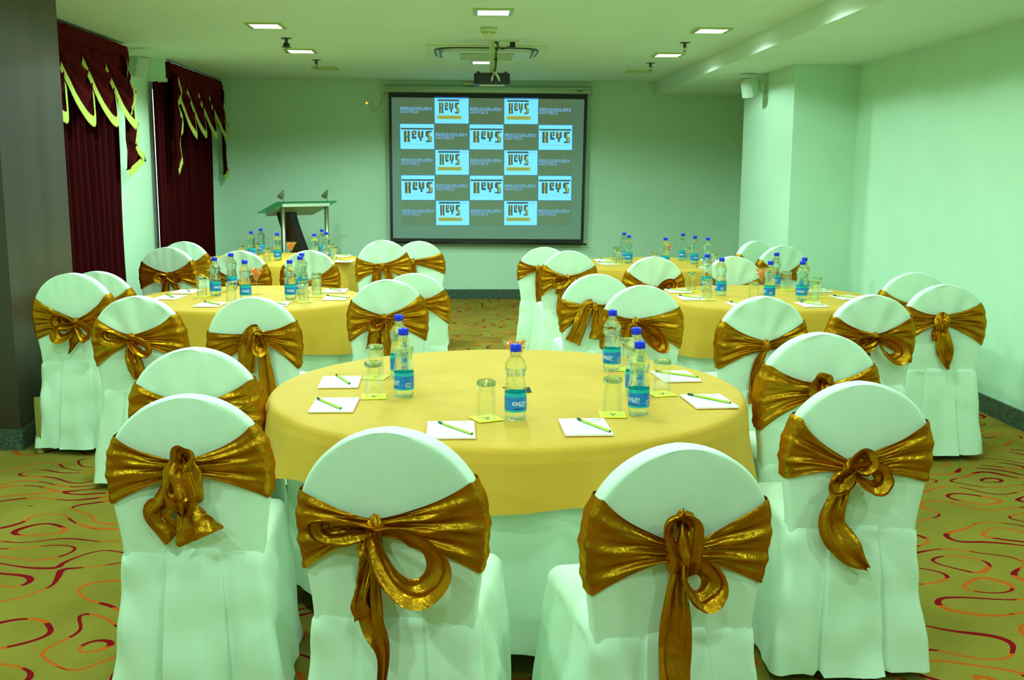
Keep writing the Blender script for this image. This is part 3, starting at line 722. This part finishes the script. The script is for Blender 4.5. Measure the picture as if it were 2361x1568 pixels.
for k, (x, y, cand) in {1: (.185, 3.90, 12), 2: (-1.382, 6.89, 13), 3: (1.965, 6.86, 11), 4: (-1.575, 9.42, 13), 5: (1.815, 9.33, 9)}.items():
    g = link('cocktail_glass', COCK); g.location = (x, y, TT)
    tag(g, 'clear stemmed cocktail glass holding orange sweets at the centre of %s' % TN[k], 'glass', 'cocktail glasses')
    for i in range(cand):
        c = link('wrapped_candy', CANDY); p = SP[i]; c.scale = (.72, .8, .8)
        q = max(1e-4, math.hypot(p[0], p[1])); lim = max(.004, .009 + (p[2] - .095) * .55 - .019); p = (p[0] * lim / q, p[1] * lim / q, p[2]) if k == 1 or q > lim else p
        c.location = (x + p[0], y + p[1], TT + p[2]); c.rotation_euler = (rnd.uniform(-.6, .6), rnd.uniform(-.6, .6), rnd.uniform(0, 6.28))
        tag(c, 'orange wrapped sweet among those in the cocktail glass on %s' % TN[k], 'candy', 'orange sweets in the glass on %s' % TN[k])
mb = MB(); mb.add([(-.022, -.012, 0), (.022, -.012, 0), (.022, .012, 0), (-.022, .012, 0), (-.016, 0, .016), (.016, 0, .016)], [(0, 1, 5, 4), (2, 3, 4, 5), (0, 4, 3), (1, 2, 5), (3, 2, 1, 0)], 0, False)
o = mb.build('table_card', M['dark_card']); o.location = (.215, 3.78, TT); tag(o, 'small dark folded card behind the middle bottle of the nearest table', 'card')

# ------------------------------------------------------------------ projection screen
YS = 12.86
scr = thing('projection_screen', 'wide pull-down projection screen with a chequered logo slide on the back wall', 'screen', (.26, YS, .7))
def sp(x, z, dy=0.): return (x - .26, dy, z - .7)
mb = MB(); mb.tube([(-.985 - .26, .02, 1.838), (1.52 - .26, .02, 1.834)], .034, 16); mb.box(-1.247, 1.262, .0, .1185, 1.85, 1.872); mb.build('roller_case', M['whitepl'], scr)
mb = MB(); mb.box(1.07, 1.14, -.0165, -.0155, 1.828, 1.842); o = mb.build('badge', M['grille'], scr)
for x in (-1.249, 1.262):
    mb = MB(); mb.box(x - .006, x + .006, -.018, .1185, 1.795, 1.875); mb.build('end_cap', M['whitepl'], scr)
mb = MB()
mb.add([sp(*p, -.0) for p in ((-.937, .725), (1.437, .705), (1.463, 2.50), (-.932, 2.505))], [(0, 1, 2, 3)], 0, False)
mb.add([sp(*p, .004) for p in ((-.937, .725), (1.437, .705), (1.463, 2.50), (-.932, 2.505))], [(3, 2, 1, 0)], 0, False)
mb.build('screen_border', M['black'], scr, fix=False)
mb = MB(); mb.tube([sp(-.95, .712, .002), sp(1.475, .690, .002)], .012, 8); mb.build('bottom_bar', M['black'], scr)
mb = MB()
SM = ['slide_margin', 'slide_grey', 'slide_cyan', 'slide_blue', 'slide_edge', 'slide_dark', 'slide_gold', 'slide_olive']
mb.add([sp(*p, -.002) for p in ((-.902, .764), (1.402, .752), (1.424, 2.440), (-.898, 2.447))], [(0, 1, 2, 3)], 0, False)
TL, TR, BL, BR = (-.808, 2.447), (1.288, 2.441), (-.796, .918), (1.282, .921)
def uv(u, v):  # u 0..5 across, v 0..5 down, in tiles
    a = u / 5; b = v / 5
    x = lerp(lerp(TL[0], TR[0], a), lerp(BL[0], BR[0], a), b); z = lerp(lerp(TL[1], TR[1], a), lerp(BL[1], BR[1], a), b)
    return x, z
def quad(u0, v0, u1, v1, mi, d):
    mb.add([sp(*uv(u0, v1), -d), sp(*uv(u1, v1), -d), sp(*uv(u1, v0), -d), sp(*uv(u0, v0), -d)], [(0, 1, 2, 3)], mi, False)
def poly(P, mi, d): mb.add([sp(*uv(a, b), -d) for a, b in P], [tuple(range(len(P)))], mi, False)
def words(s, u0, v1, w, h, mi, bold=False, d=.006):
    vs, fs = text2d(s, w, h, bold); mb.add([sp(*uv(u0 + x, v1 - y), -d) for x, y in vs], fs, mi, False)
def keys(u, v, w, h):
    """logo letters: dark blocks with a lit stripe, tops aligned at v"""
    def P(pts, x0, mi, d): poly([(u + (x0 + a) * w, v + b * h) for a, b in pts], mi, d)
    P([(0, 0), (.21, 0), (.21, .42), (.19, .5), (.21, .58), (.21, 1), (0, 1)], 0, 5, .006)
    P([(.075, 0), (.14, 0), (.14, .44), (.115, .5), (.075, .5)], 0, 6, .007); P([(.075, .55), (.115, .55), (.14, .6), (.14, 1), (.075, 1)], 0, 6, .007)
    P([(.03, 0), (.165, 0), (.165, .36), (.075, .41), (.075, .50), (.165, .50), (.165, .72), (.03, .72), (0, .62), (0, .1)], .28, 5, .006)
    P([(.06, .08), (.12, .08), (.12, .30), (.06, .36)], .28, 6, .007)
    P([(0, 0), (.06, 0), (.06, .1), (.14, .1), (.14, 0), (.2, 0), (.2, .55), (.135, .66), (.135, .9), (.065, .9), (.065, .66), (0, .55)], .5, 5, .006)
    P([(.07, .1), (.13, .1), (.13, .5), (.1, .55), (.07, .5)], .5, 6, .007)
    P([(.06, 0), (.22, 0), (.22, .14), (.12, .14), (.12, .38), (.17, .44), (.22, .52), (.22, .93), (.17, 1), (0, 1), (0, .86), (.09, .86), (.09, .6), (.04, .53), (0, .46), (0, .08)], .78, 5, .006)
    P([(.12, .14), (.16, .14), (.16, .44), (.2, .52), (.2, .86), (.13, .93), (.13, .55), (.09, .44), (.09, .2)], .78, 6, .007)
for r in range(5):
    for c in range(5):
        u, v = c, r
        if (r + c) % 2 == 1 and r % 2 == 0 or (r % 2 == 1 and c % 2 == 0):
            quad(u + .0, v - (.03 if r == 0 else 0), u + 1., v + 1., 4, .003); quad(u + .015, v + .02, u + .985, v + .985, 2, .004)
            if r % 2 == 0:
                quad(u + .10, v + .06, u + .72, v + .13, 5, .006); words('HOTEL', u + .74, v + .14, .20, .08, 3)
                keys(u + .14, v + .18, .58, .42); quad(u + .08, v + .68, u + .78, v + .82, 6, .006); words('LUDHIANA', u + .15, v + .80, .55, .10, 7, d=.008)
            else:
                quad(u + .03, v + .17, u + .96, v + .235, 5, .006); keys(u + .12, v + .28, .80, .44)
                words('Spaces for work, places for play', u + .12, v + .83, .78, .055, 3)
        else:
            quad(u, v, u + 1, v + 1, 1, .003)
            words('BERGGRUEN', u + .03, v + .46, .90, .10, 3, True); quad(u + .03, v + .475, u + .94, v + .487, 3, .006); words('HOTELS', u + .03, v + .60, .52, .09, 3, True)
mb.build('projected_slide', [M[i] for i in SM], scr, fix=False)
# pull cord plug and socket
so = thing('wall_socket', 'small wall socket plate with a glowing orange light beside the screen', 'socket', (-1.17, YB, 2.395))
mb = MB(); mb.box(-.085, .085, -.012, 0, -.055, .055); mb.build('plate', M['wall'], so)
mb = MB(); mb.lathe([(0, .004), (.009, .003), (.010, 0)], 14, mat=Matrix.Translation((-.035, -.012, -.01)) @ Matrix.Rotation(PI / 2, 4, 'X')); mb.build('indicator_light', M['led'], so)
mb = MB(); mb.box(.0, .035, -.05, -.012, -.03, .02); mb.build('plug', M['whitepl'], so)
mb = MB(); mb.tube([(p[0], p[1], p[2]) for p in resample([(-1.155, 12.93, 2.37), (-1.15, 12.93, 2.33), (-1.11, 12.955, 2.295), (-1.06, 12.96, 2.33), (-1.02, 12.965, 2.42), (-1.01, 12.965, 2.50), (-1.0, 12.96, 2.55)], 30)], .005, 6)
tag(mb.build('power_cord', M['whitepl']), 'thin pale cord looping from the wall socket to the screen case', 'cord')

# ------------------------------------------------------------------ ceiling things
LS = 0.105
def make_light(on):
    t = thing('ceiling_light', '', 'lamp')
    mb = MB(); a, b = LS + .03, LS
    def ring(z0, z1, a, b):
        o = [(-a, -a), (a, -a), (a, a), (-a, a)]; i = [(-b, -b), (b, -b), (b, b), (-b, b)]
        vs = [(x, y, z0) for x, y in o] + [(x, y, z0) for x, y in i] + [(x, y, z1) for x, y in o] + [(x, y, z1) for x, y in i]
        fs = []
        for k in range(4):
            n = (k + 1) % 4
            fs += [(k, n, 4 + n, 4 + k), (8 + k, 12 + k, 12 + n, 8 + n), (k, 8 + k, 8 + n, n), (4 + k, 4 + n, 12 + n, 12 + k)]
        mb.add(vs, fs, 0, False)
    ring(-.012, 0, a, b); mb.build('frame', M['frame'], t)
    mb = MB(); mb.box(-b, b, -b, b, -.008, -.002); mb.build('diffuser', M['lamp' if on else 'lamp_off'], t)
    return t
LIGHTS = [(-1.50, 8.165, 1, 'lit square ceiling light, nearest in the left row'), (-1.50, 9.83, 1, 'lit square ceiling light, second in the left row, beside a sprinkler'),
 (-1.49, 11.42, 0, 'unlit square ceiling light, farthest in the left row'), (.185, 7.37, 1, 'lit square ceiling light in front of the smoke detector'),
 (.17, 10.67, 1, 'lit square ceiling light half hidden behind the projector pole'), (1.875, 8.19, 1, 'lit square ceiling light, nearest in the right row'),
 (1.865, 9.88, 1, 'lit square ceiling light, second in the right row'), (1.85, 11.50, 0, 'unlit square ceiling light, farthest in the right row')]
NEAR = [(x, y) for x in (-1.50, 1.87) for y in (6.5, 4.83, 3.16, 1.49, -.2)] + [(.18, y) for y in (5.7, 4.0, 2.3, .6)]
on0 = make_light(True); off0 = make_light(False); used = {0: False, 1: False}
def area(name, loc, size, power, col, rot=(0, 0, 0), size_y=None, spread=None):
    l = bpy.data.lights.new(name, 'AREA'); l.energy = power; l.color = col; l.size = size
    if size_y: l.shape = 'RECTANGLE'; l.size_y = size_y
    if spread: l.spread = math.radians(spread)
    o = bpy.data.objects.new(name, l); COL.objects.link(o); o.location = loc; o.rotation_euler = rot
    return o
LAMPC = (.64, 1., .88); PW = 62.
def spot(name, loc, power, col, ang=160, blend=.25, rad=.07):
    l = bpy.data.lights.new(name, 'SPOT'); l.energy = power; l.color = col; l.spot_size = math.radians(ang); l.spot_blend = blend; l.shadow_soft_size = rad
    o = bpy.data.objects.new(name, l); COL.objects.link(o); o.location = loc; return o
for x, y, on, lb in LIGHTS:
    src = on0 if on else off0
    if not used[on]: used[on] = True; src.location = (x, y, ZC); src['label'] = lb; src['group'] = 'square ceiling lights'
    else: dup(src, (x, y, ZC), 0, lb, 'square ceiling lights')
    if on: spot('downlight', (x, y, ZC - .02), PW * (3.1 if x < -1 else 1.1 if x > 1 else 1.6), LAMPC)
for x, y in NEAR:
    dup(on0, (x, y, ZC), 0, 'lit square ceiling light above the nearest table and chairs', 'square ceiling lights overhead')
    spot('downlight', (x, y, ZC - .02), PW * (.72 if abs(x) < 1 else 1.28 if x < 0 else 1.0), LAMPC)
# smoke detector
sd = thing('smoke_detector', 'round ivory smoke detector on the ceiling before the projector', 'smoke detector', (.17, 8.20, ZC))
mb = MB(); mb.lathe([(0, 0), (.066, 0), (.066, -.022), (.060, -.030)], 32); mb.build('mounting_base', M['ivory'], sd)
mb = MB(); mb.lathe([(.060, -.030), (.052, -.050), (.046, -.052), (.030, -.068), (.012, -.074), (0, -.074)], 32); mb.build('sensor_dome', M['ivory'], sd)
mb = MB()
for zz, rr in ((-.036, .0585), (-.044, .0555)):
    for s in (-1, 1):
        for i in range(6):
            a0 = -PI / 2 + s * (.12 + i * .17); a1 = a0 + s * .13
            mb.add([((rr + .0006) * math.cos(a), (rr + .0006) * math.sin(a), z) for z in (zz - .0018, zz + .0018) for a in (a0, a1)], [(0, 1, 3, 2)], 0, False)
mb.build('vent_slots', M['grille'], sd)
# sprinklers
def sprinkler(x, y, lb, collar):
    t = thing('sprinkler', lb, 'sprinkler', (x, y, ZC), 0, 'ceiling sprinklers')
    mb = MB(); mb.lathe([(0, 0), (.045, 0), (.045, -.004), (.015, -.006)], 24); mb.build('rose', M['bronze'], t)
    z = -.006
    mb = MB(); mb.lathe([(.014, z), (.014, z - .035)], 16)
    if collar: mb.lathe([(0, z - .035), (.027, z - .035), (.027, z - .062), (.04, z - .064), (.04, z - .067), (0, z - .067)], 20); z -= .04
    mb.build('pipe', M['bronze'], t); z -= .03
    mb = MB()
    for s in (-1, 1): mb.tube([(s * .004, 0, z), (s * .010, 0, z - .012), (s * .009, 0, z - .026), (0, 0, z - .036)], .0022, 6)
    mb.build('frame_arms', M['bronze'], t)
    mb = MB(); mb.lathe([(0, z - .036), (.018, z - .036), (.018, z - .039), (0, z - .039)], 16); mb.build('deflector', M['bronze'], t)
sprinkler(-1.482, 8.95, 'metal ceiling sprinkler on a collar beside a lit light, left row', True)
sprinkler(-1.475, 10.64, 'metal ceiling sprinkler before the unlit light of the left row', False)
sprinkler(1.837, 8.99, 'metal ceiling sprinkler between the two lit lights of the right row', False)
sprinkler(1.838, 10.655, 'metal ceiling sprinkler before the unlit light of the right row', False)
# ceiling cassette
ac = thing('air_conditioner', 'square white ceiling air conditioner cassette with a central grille', 'air conditioner', (.18, 9.81, ZC))
mb = MB(); mb.box(-.53, .53, -.53, .53, -.012, 0); mb.build('outer_panel', M['ivory'], ac)
def sup(a, e, n=64): return [(math.copysign(abs(math.cos(2 * PI * i / n)) ** e, math.cos(2 * PI * i / n)) * a, math.copysign(abs(math.sin(2 * PI * i / n)) ** e, math.sin(2 * PI * i / n)) * a) for i in range(n)]
mb = MB()
mb.grid([[(x, y, -.011) for x, y in sup(.47, .42)], [(x, y, -.0165) for x, y in sup(.466, .42)], [(x, y, -.0165) for x, y in sup(.405, .42)]], close_u=True); mb.build('louver_slot', M['black'], ac)
mb = MB(); mb.grid([[(x, y, -.012) for x, y in sup(.41, .42)], [(x, y, -.040) for x, y in sup(.40, .42)], [(x, y, -.044) for x, y in sup(.38, .42)], [(x * .01, y * .01, -.044) for x, y in sup(.38, .42)]], close_u=True, smooth=False); mb.build('centre_panel', M['whitepl'], ac)
for s in (-1, 1):
    mb = MB(); mb.box(s * .435 - .014, s * .435 + .014, -.3, .3, -.024, -.016); mb.build('louver_blade', M['speaker_face'], ac)
mb = MB(); mb.box(-.24, .24, -.26, .24, -.047, -.044); g = mb.build('intake_grille', M['grille'], ac)
mb = MB()
for i in range(25): x = -.24 + .48 * i / 24; mb.box(x - .003, x + .003, -.26, .24, -.052, -.047)
for i in range(14): y = -.26 + .5 * i / 13; mb.box(-.24, .24, y - .005, y + .005, -.052, -.047)
mb.build('grille_bars', M['ivory'], g)
# projector on its pole
pj = thing('projector', 'black projector with white cables hanging upside down from the ceiling', 'projector', (.213, 9.0, ZC))
mb = MB(); mb.box(-.02, .02, -.015, .015, -.2, 0); mb.box(-.032, .032, -.03, .03, -.008, 0); mb.build('pole', M['ivory'], pj)
mb = MB(); mb.box(-.018, .018, -.02, .02, -.262, -.2); mb.box(-.10, .10, -.012, .012, -.268, -.260); mb.box(-.105, -.095, -.09, .09, -.268, -.260); mb.box(.095, .105, -.09, .09, -.268, -.260); mb.build('bracket', M['ivory'], pj)
for x in (-.115, .115):
    mb = MB(); mb.lathe([(0, -.255), (.010, -.255), (.012, -.270), (0, -.272)], 12, (x, -.07, 0)); mb.build('thumb_screw', M['black'], pj)
mb = MB()
rows = []
for z, s in ((-.268, .94), (-.276, 1.), (-.352, 1.), (-.360, .97)):
    pts = []
    for cx, cy, a0 in ((.13, -.085, -PI / 2), (.13, .115, 0), (-.13, .115, PI / 2), (-.13, -.085, PI)):
        for i in range(5): a = a0 + i / 4 * PI / 2; pts.append(((cx + .02 * math.cos(a)) * s, (cy + .02 * math.sin(a)) * s, z))
    rows.append(pts)
mb.grid(rows, close_u=True, smooth=False); n = 20
mb.f.append(tuple(range(n))); mb.m.append(0); mb.sm.append(False); mb.f.append(tuple(range(3 * n, 4 * n))); mb.m.append(0); mb.sm.append(False)
body = mb.build('projector_body', M['black'], pj)
mb = MB(); mb.box(-.105, .105, -.09, .10, -.3635, -.360); mb.build('underside_trim', M['speaker_face'], body)
for x in (-.055, -.037, .03, .095):
    mb = MB(); mb.lathe([(.005, 0), (.007, .002), (.005, .003)], 12, mat=Matrix.Translation((x, -.105, -.336)) @ Matrix.Rotation(PI / 2, 4, 'X')); mb.build('port', M['grille'], body)
mb = MB(); mb.lathe([(0, .0), (.035, 0), (.032, .02), (.02, .022), (0, .015)], 20, mat=Matrix.Translation((.05, .135, -.315)) @ Matrix.Rotation(-PI / 2, 4, 'X')); mb.build('lens', M['black'], body)
for x0, x1, m in ((.012, -.005, 'whitepl'), (.018, .062, 'ivory')):
    mb = MB(); mb.tube([(.02, -.115, -.262), (lerp(.02, x1, .4), -.122, -.285), (lerp(.02, x1, .75), -.125, -.31), (x1, -.122, -.34)], [.005, .010, .011, .004], 8); mb.build('cable_plug', M[m], pj)
mb = MB(); P = resample([(.03, .0, -.012), (.05, -.03, -.03), (.035, -.04, -.10), (.032, -.045, -.2), (.02, -.10, -.258)], 24); mb.tube(P, .010, 8)
for i in (4, 9, 14): mb.tube([P[i], P[i + 1]], .0125, 8, 1)
mb.build('cable_bundle', [M['grille'], M['black']], pj)
mb = MB(); mb.tube(resample([(.045, -.03, -.03), (.065, -.03, -.062), (.095, -.03, -.068), (.13, -.03, -.05), (.155, -.02, -.045)], 20), .0035, 6); mb.build('power_lead', M['black'], pj)
cs = thing('ceiling_socket', 'small ivory ceiling socket with a black plug right of the projector pole', 'socket', (.385, 8.98, ZC))
mb = MB(); mb.box(-.045, .045, -.03, .03, -.012, 0); mb.build('plate', M['ivory'], cs)
mb = MB(); mb.box(-.022, .022, -.025, .012, -.055, -.012); mb.build('plug', M['black'], cs)
# box for the screen control on the wall under the ceiling
mb = MB(); mb.box(-.0, .15, -.04, 0, -.0, .035); o = mb.build('control_box', M['ivory']); o.location = (-.03, YB, 2.60); tag(o, 'small ivory control box on the wall above the screen case', 'control box')

# ------------------------------------------------------------------ wall speakers
def speaker(lb, wall_x, y, z, s, tilt, yaw):
    t = thing('wall_speaker', lb, 'speaker', (wall_x, y, z), 0, 'wall speakers')
    mb = MB(); mb.box(min(0, s * .012), max(0, s * .012), -.04, .04, -.08, .08); mb.box(min(s * .012, s * .07), max(s * .012, s * .07), -.012, .012, .02, .05); mb.build('bracket', M['steel'], t)
    R = Matrix.Translation((s * .15, 0, -.02)) @ Matrix.Rotation(yaw, 4, 'Z') @ Matrix.Rotation(tilt, 4, 'X')
    mb = MB(); hw, hh, d = .072, .092, .085
    rows = [[R @ V3((x * k, y2, zz * k)) for x, zz in ((-hw, -hh), (hw, -hh), (hw, hh), (-hw, hh))] for y2, k in ((d, .55), (d * .5, .8), (-d * .6, 1.), (-d * .75, 1.))]
    mb.grid(rows, close_u=True, smooth=False); mb.f += [(0, 1, 2, 3)]; mb.m += [0]; mb.sm += [False]
    cab = mb.build('cabinet', M['whitepl'], t)
    mb = MB()
    g = [[R @ V3((lerp(-hw, hw, i / 8) * .97, -d * .75 - .028 * math.cos((i / 8 - .5) * PI), zz * hh * .97)) for i in range(9)] for zz in (-1, 1)]
    mb.grid(g); b = len(mb.v)
    for zz in (-1, 1): mb.add([R @ V3((lerp(-hw, hw, i / 8) * .97, -d * .75 - .028 * math.cos((i / 8 - .5) * PI), zz * hh * .97)) for i in range(9)], [tuple(range(9))], 0, False)
    mb.build('front_grille', M['speaker_face'], cab)
speaker('pale wall speaker high on the right column, angled into the room', 2.87, 10.12, 2.40, -1, .22, -1.0)
speaker('pale wall speaker high between the two curtains', XL, 9.78, 2.52, 1, .3, 1.0)

# ------------------------------------------------------------------ curtains
def curtain(lb, y0, y1, panel, swags, casc, seed, gath=False):
    """hangs in the plane x = XC, from y0 to y1"""
    XC = -2.97; zt = 2.62
    t = thing('curtain', lb, 'curtain', (XC, (y0 + y1) / 2, 0), 0, 'velvet curtains'); oy = (y0 + y1) / 2
    def W(x, y, z): return (x, y - oy, z)
    mb = MB(); rows = []; n = 220; p0, p1 = panel
    for i in range(26):
        row = []
        for j in range(n + 1):
            u = j / n; y = lerp(p0, p1, u); z = lerp(2.425 if 10 < y < 10.73 else 2.55, .015, i / 25)
            ph = u * (p1 - p0) / .15 * 2 * PI + 1.6 * nz(u * 4, z * .15, seed + 8)
            x = .048 * math.sin(ph + .6 * math.sin(ph)) * (.75 + .5 * nz(u * 9, 2, seed)) + .02 * nz(u * 5, z * .8, seed + 3)
            row.append(W(x - .055, y, z))
        rows.append(row)
    mb.grid(rows); mb.build('drape', M['velvet'], t)
    mb = MB(); rows = []
    for z, x in ((zt, .0), (zt, .055), (zt - .05, .068), (zt - .11, .068), (zt - .155, .058), (zt - .155, .02)):
        rows.append([W(x + .004 * nz(j * .6, z * 9, seed) - (0 if j not in (0, 80) else .03), lerp(y0, y1, j / 80), z + .008 * nz(j * .35, 4, seed)) for j in range(81)])
    mb.grid(rows); mb.build('valance_band', M['velvet'], t)
    ztop = zt - .15
    for k, (a, b, dep) in enumerate(swags):
        mb = MB(); rows = []; nb = 30; na = 30; edge = []
        for i in range(nb + 1):
            q = i / nb; row = []
            for j in range(na + 1):
                u = j / na; sh = math.sin(PI / 2 * (u / .76) ** .92) if u < .76 else math.cos(PI / 2 * (u - .76) / .36)
                z = ztop + .02 * (1 - q) - q * (.05 + (dep - .05) * sh)
                y = lerp(a, b, u) + .06 * (q - .5) * 0
                x = .066 + .05 * q * sh + .022 * math.sin(q * 6 * PI + 1.5 * math.sin(u * PI)) * (.3 + sh) * (.2 + q * .8) + .012 * nz(u * 4, q * 5, seed + k)
                row.append(W(x, y, z))
            rows.append(row)
            if i == nb: edge = row
        mb.grid(rows); sw = mb.build('swag', M['velvet'], t)
        fringe(edge, sw, .055, seed + k)
    for (side, zz) in casc:
        # zigzag cascade: inner edge straight, outer edge in folded steps
        yo = side[0]; mb = MB(); outer = [W(.09 + .02 * math.sin(i * 2.2), y, z) for i, (y, z) in enumerate(zz)]
        ins = [W(.08, yo, z + .03) for (y, z) in zz]; ins[-1] = W(.085, lerp(yo, zz[-1][0], .75), zz[-1][1] + .02)
        rows = []
        for q in range(9): rows.append([tuple(lerp(a, b, q / 8) + (.018 * math.sin(q / 8 * 3 * PI + k) if c == 0 else 0) for c, (a, b) in enumerate(zip(i, o))) for i, o in zip(ins, outer)])
        mb.grid(rows, smooth=False); cc = mb.build('cascade', M['velvet'], t)
        fringe(outer, cc, .05, seed)
    return t
def fringe(edge, parent, w, seed):
    """a fringe strip hanging along an edge"""
    E = []
    for i in range(len(edge) - 1):
        for q in range(4): E.append(V3(edge[i]).lerp(V3(edge[i + 1]), q / 4))
    E.append(V3(edge[-1])); n = len(E); rows = [[], [], []]
    for i, p in enumerate(E):
        tg = (E[min(i + 1, n - 1)] - E[max(i - 1, 0)]); tg.x = 0; tg = tg.normalized() if tg.length > 1e-6 else V3((0, 1, 0))
        nrm = V3((0, tg.z, -tg.y))
        if nrm.z > 0: nrm = -nrm
        dn = (nrm * .55 + V3((0, 0, -.6)))
        rows[0].append(p + V3((.004, 0, .006))); rows[1].append(p + V3((.009, 0, 0)) + dn * w * .5)
        rows[2].append(p + V3((.006, 0, 0)) + dn * w * (1.15 + .12 * math.sin(i * 2.7 + seed)))
    mb = MB(); mb.grid(rows); o = mb.build('fringe', M['fringe'], parent); o['label'] = 'pale yellow fringe'
curtain('dark red velvet curtain nearer the camera, beside the dark pillar', 6.85, 9.42, (6.85, 9.40),
  [(7.22, 7.80, .50), (7.74, 8.36, .50), (8.26, 8.88, .48), (8.78, 9.36, .48)],
  [((9.16,), [(9.22, 2.50), (9.20, 2.44), (9.28, 2.36), (9.42, 2.26), (9.26, 2.10), (9.54, 1.98), (9.34, 1.80), (9.58, 1.70), (9.18, 1.57)])], 2.)
curtain('dark red velvet curtain in the far corner by the back wall', 10.64, 12.93, (10.50, 12.72),
  [(10.86, 11.40, .50), (11.25, 11.80, .48), (11.72, 12.28, .47), (12.20, 12.80, .47)],
  [((12.74,), [(12.84, 2.50), (12.78, 2.42), (12.80, 2.3), (12.93, 2.14), (12.72, 2.04), (12.95, 1.86), (12.75, 1.72), (12.92, 1.60), (12.75, 1.52)]),
   ((10.70,), [(10.84, 2.50), (10.90, 2.36), (10.84, 2.24), (10.92, 2.12), (10.84, 1.98), (10.86, 1.84), (10.80, 1.70), (10.66, 1.58)])], 5.)

# ------------------------------------------------------------------ lectern
lc = thing('lectern', 'lectern with a sloped glass top and curved dark wood panel by the back wall', 'lectern', (-1.87, 11.75, 0), math.radians(38))
# local x: along the audience edge, local y: towards the speaker side
mb = MB()
def plate(x0, x1, y0, y1, z0, z1, th, r=.0):
    mb.add([(x0, y0, z0), (x1, y0, z0), (x1, y1, z1), (x0, y1, z1), (x0, y0, z0 - th), (x1, y0, z0 - th), (x1, y1, z1 - th), (x0, y1, z1 - th)],
           [(0, 1, 2, 3), (7, 6, 5, 4), (0, 4, 5, 1), (1, 5, 6, 2), (2, 6, 7, 3), (3, 7, 4, 0)], 0, False)
plate(-.37, .37, -.21, .25, 1.245, 1.115, .012); mb.build('glass_top', M['plate_glass'], lc)
mb = MB(); plate(-.29, .29, -.19, .20, 1.222, 1.110, .035); mb.build('support_tray', M['whitepl'], lc)
for x in (-.27, .27):
    mb = MB(); mb.tube([(x, -.15, .02), (x, -.15, 1.19)], .024, 14); mb.build('post', M['post_metal'], lc)
    lp = MB(); lp.tube(resample([(x, -.17, 1.22), (x, -.175, 1.29), (x + .005, -.18, 1.345)], 10), .005, 6); lm = lp.build('lamp_stem', M['post_metal'], lc)
    R = Matrix.Translation((x + .0, -.17, 1.355)) @ Matrix.Rotation(math.radians(-38), 4, 'Z') @ Matrix.Rotation(math.radians(28), 4, 'Y')
    mb = MB(); mb.lathe([(.0, .012), (.013, .010), (.014, -.015), (.020, -.03), (.030, -.085), (.026, -.086), (.010, -.02)], 18, mat=R); mb.build('lamp_shade', M['grille'], lm)
mb = MB(); rows = []
for i in range(25):
    q = i / 24; z = lerp(1.16, .03, q); y = .02 + .10 * math.sin(q * PI) - .0 * q; x = lerp(-.13, .17, math.sin(min(1, q * 1.25) * PI / 2) ** 1.3)
    hw = .115
    rows.append([(x - hw, y, z), (x + hw, y, z), (x + hw, y + .03, z), (x - hw, y + .03, z)])
mb.grid(rows, close_u=True, smooth=True); mb.build('curved_panel', M['wood'], lc)
mb = MB(); mb.box(-.36, .36, -.24, .24, 0, .03); mb.build('base_plate', M['wood'], lc)

# ------------------------------------------------------------------ daylight through the left windows
DAY = (.84, 1., .92)
area('daylight_far_window', (XL - .25, 11.5, 1.45), 1.9, 22, DAY, (0, math.radians(-90), 0), 1.6)
wd = bpy.data.worlds.new('sky'); SC.world = wd; wd.use_nodes = True
bg = wd.node_tree.nodes['Background']; bg.inputs[0].default_value = (.80, .95, 1., 1); bg.inputs[1].default_value = 2.2

# ------------------------------------------------------------------ camera and view
F = 2405.; VP = (1076., 396.); ROLL = .004; W, H = 2361., 1568.
c, s = math.cos(ROLL), math.sin(ROLL)
u, v = VP[0] - W / 2, VP[1] - H / 2; u, v = u * c + v * s, -u * s + v * c
yv = V3((u, v, F)).normalized(); p = math.atan2(-v, F); up = V3((0, -math.cos(p), -math.sin(p))); xv = yv.cross(up)
def world(dv):  # image-space direction (right, down, forward) to room axes
    d = V3((dv[0] * c + dv[1] * s, -dv[0] * s + dv[1] * c, dv[2])); return V3((d.dot(xv), d.dot(yv), d.dot(up)))
cam = bpy.data.cameras.new('camera'); co = bpy.data.objects.new('camera', cam); COL.objects.link(co)
rx, uy, bz = world((1, 0, 0)), world((0, -1, 0)), world((0, 0, -1))
co.matrix_world = Matrix(((rx.x, uy.x, bz.x, 0), (rx.y, uy.y, bz.y, 0), (rx.z, uy.z, bz.z, 1.57), (0, 0, 0, 1)))
cam.sensor_width = 36.; cam.sensor_fit = 'HORIZONTAL'; cam.lens = F / W * 36.; cam.clip_start = .05
SC.camera = co
vs = SC.view_settings; vs.view_transform = 'Standard'; vs.look = 'None'; vs.exposure = 0.; vs.gamma = 1.; vs.use_curve_mapping = False
SC.cycles.use_denoising = True
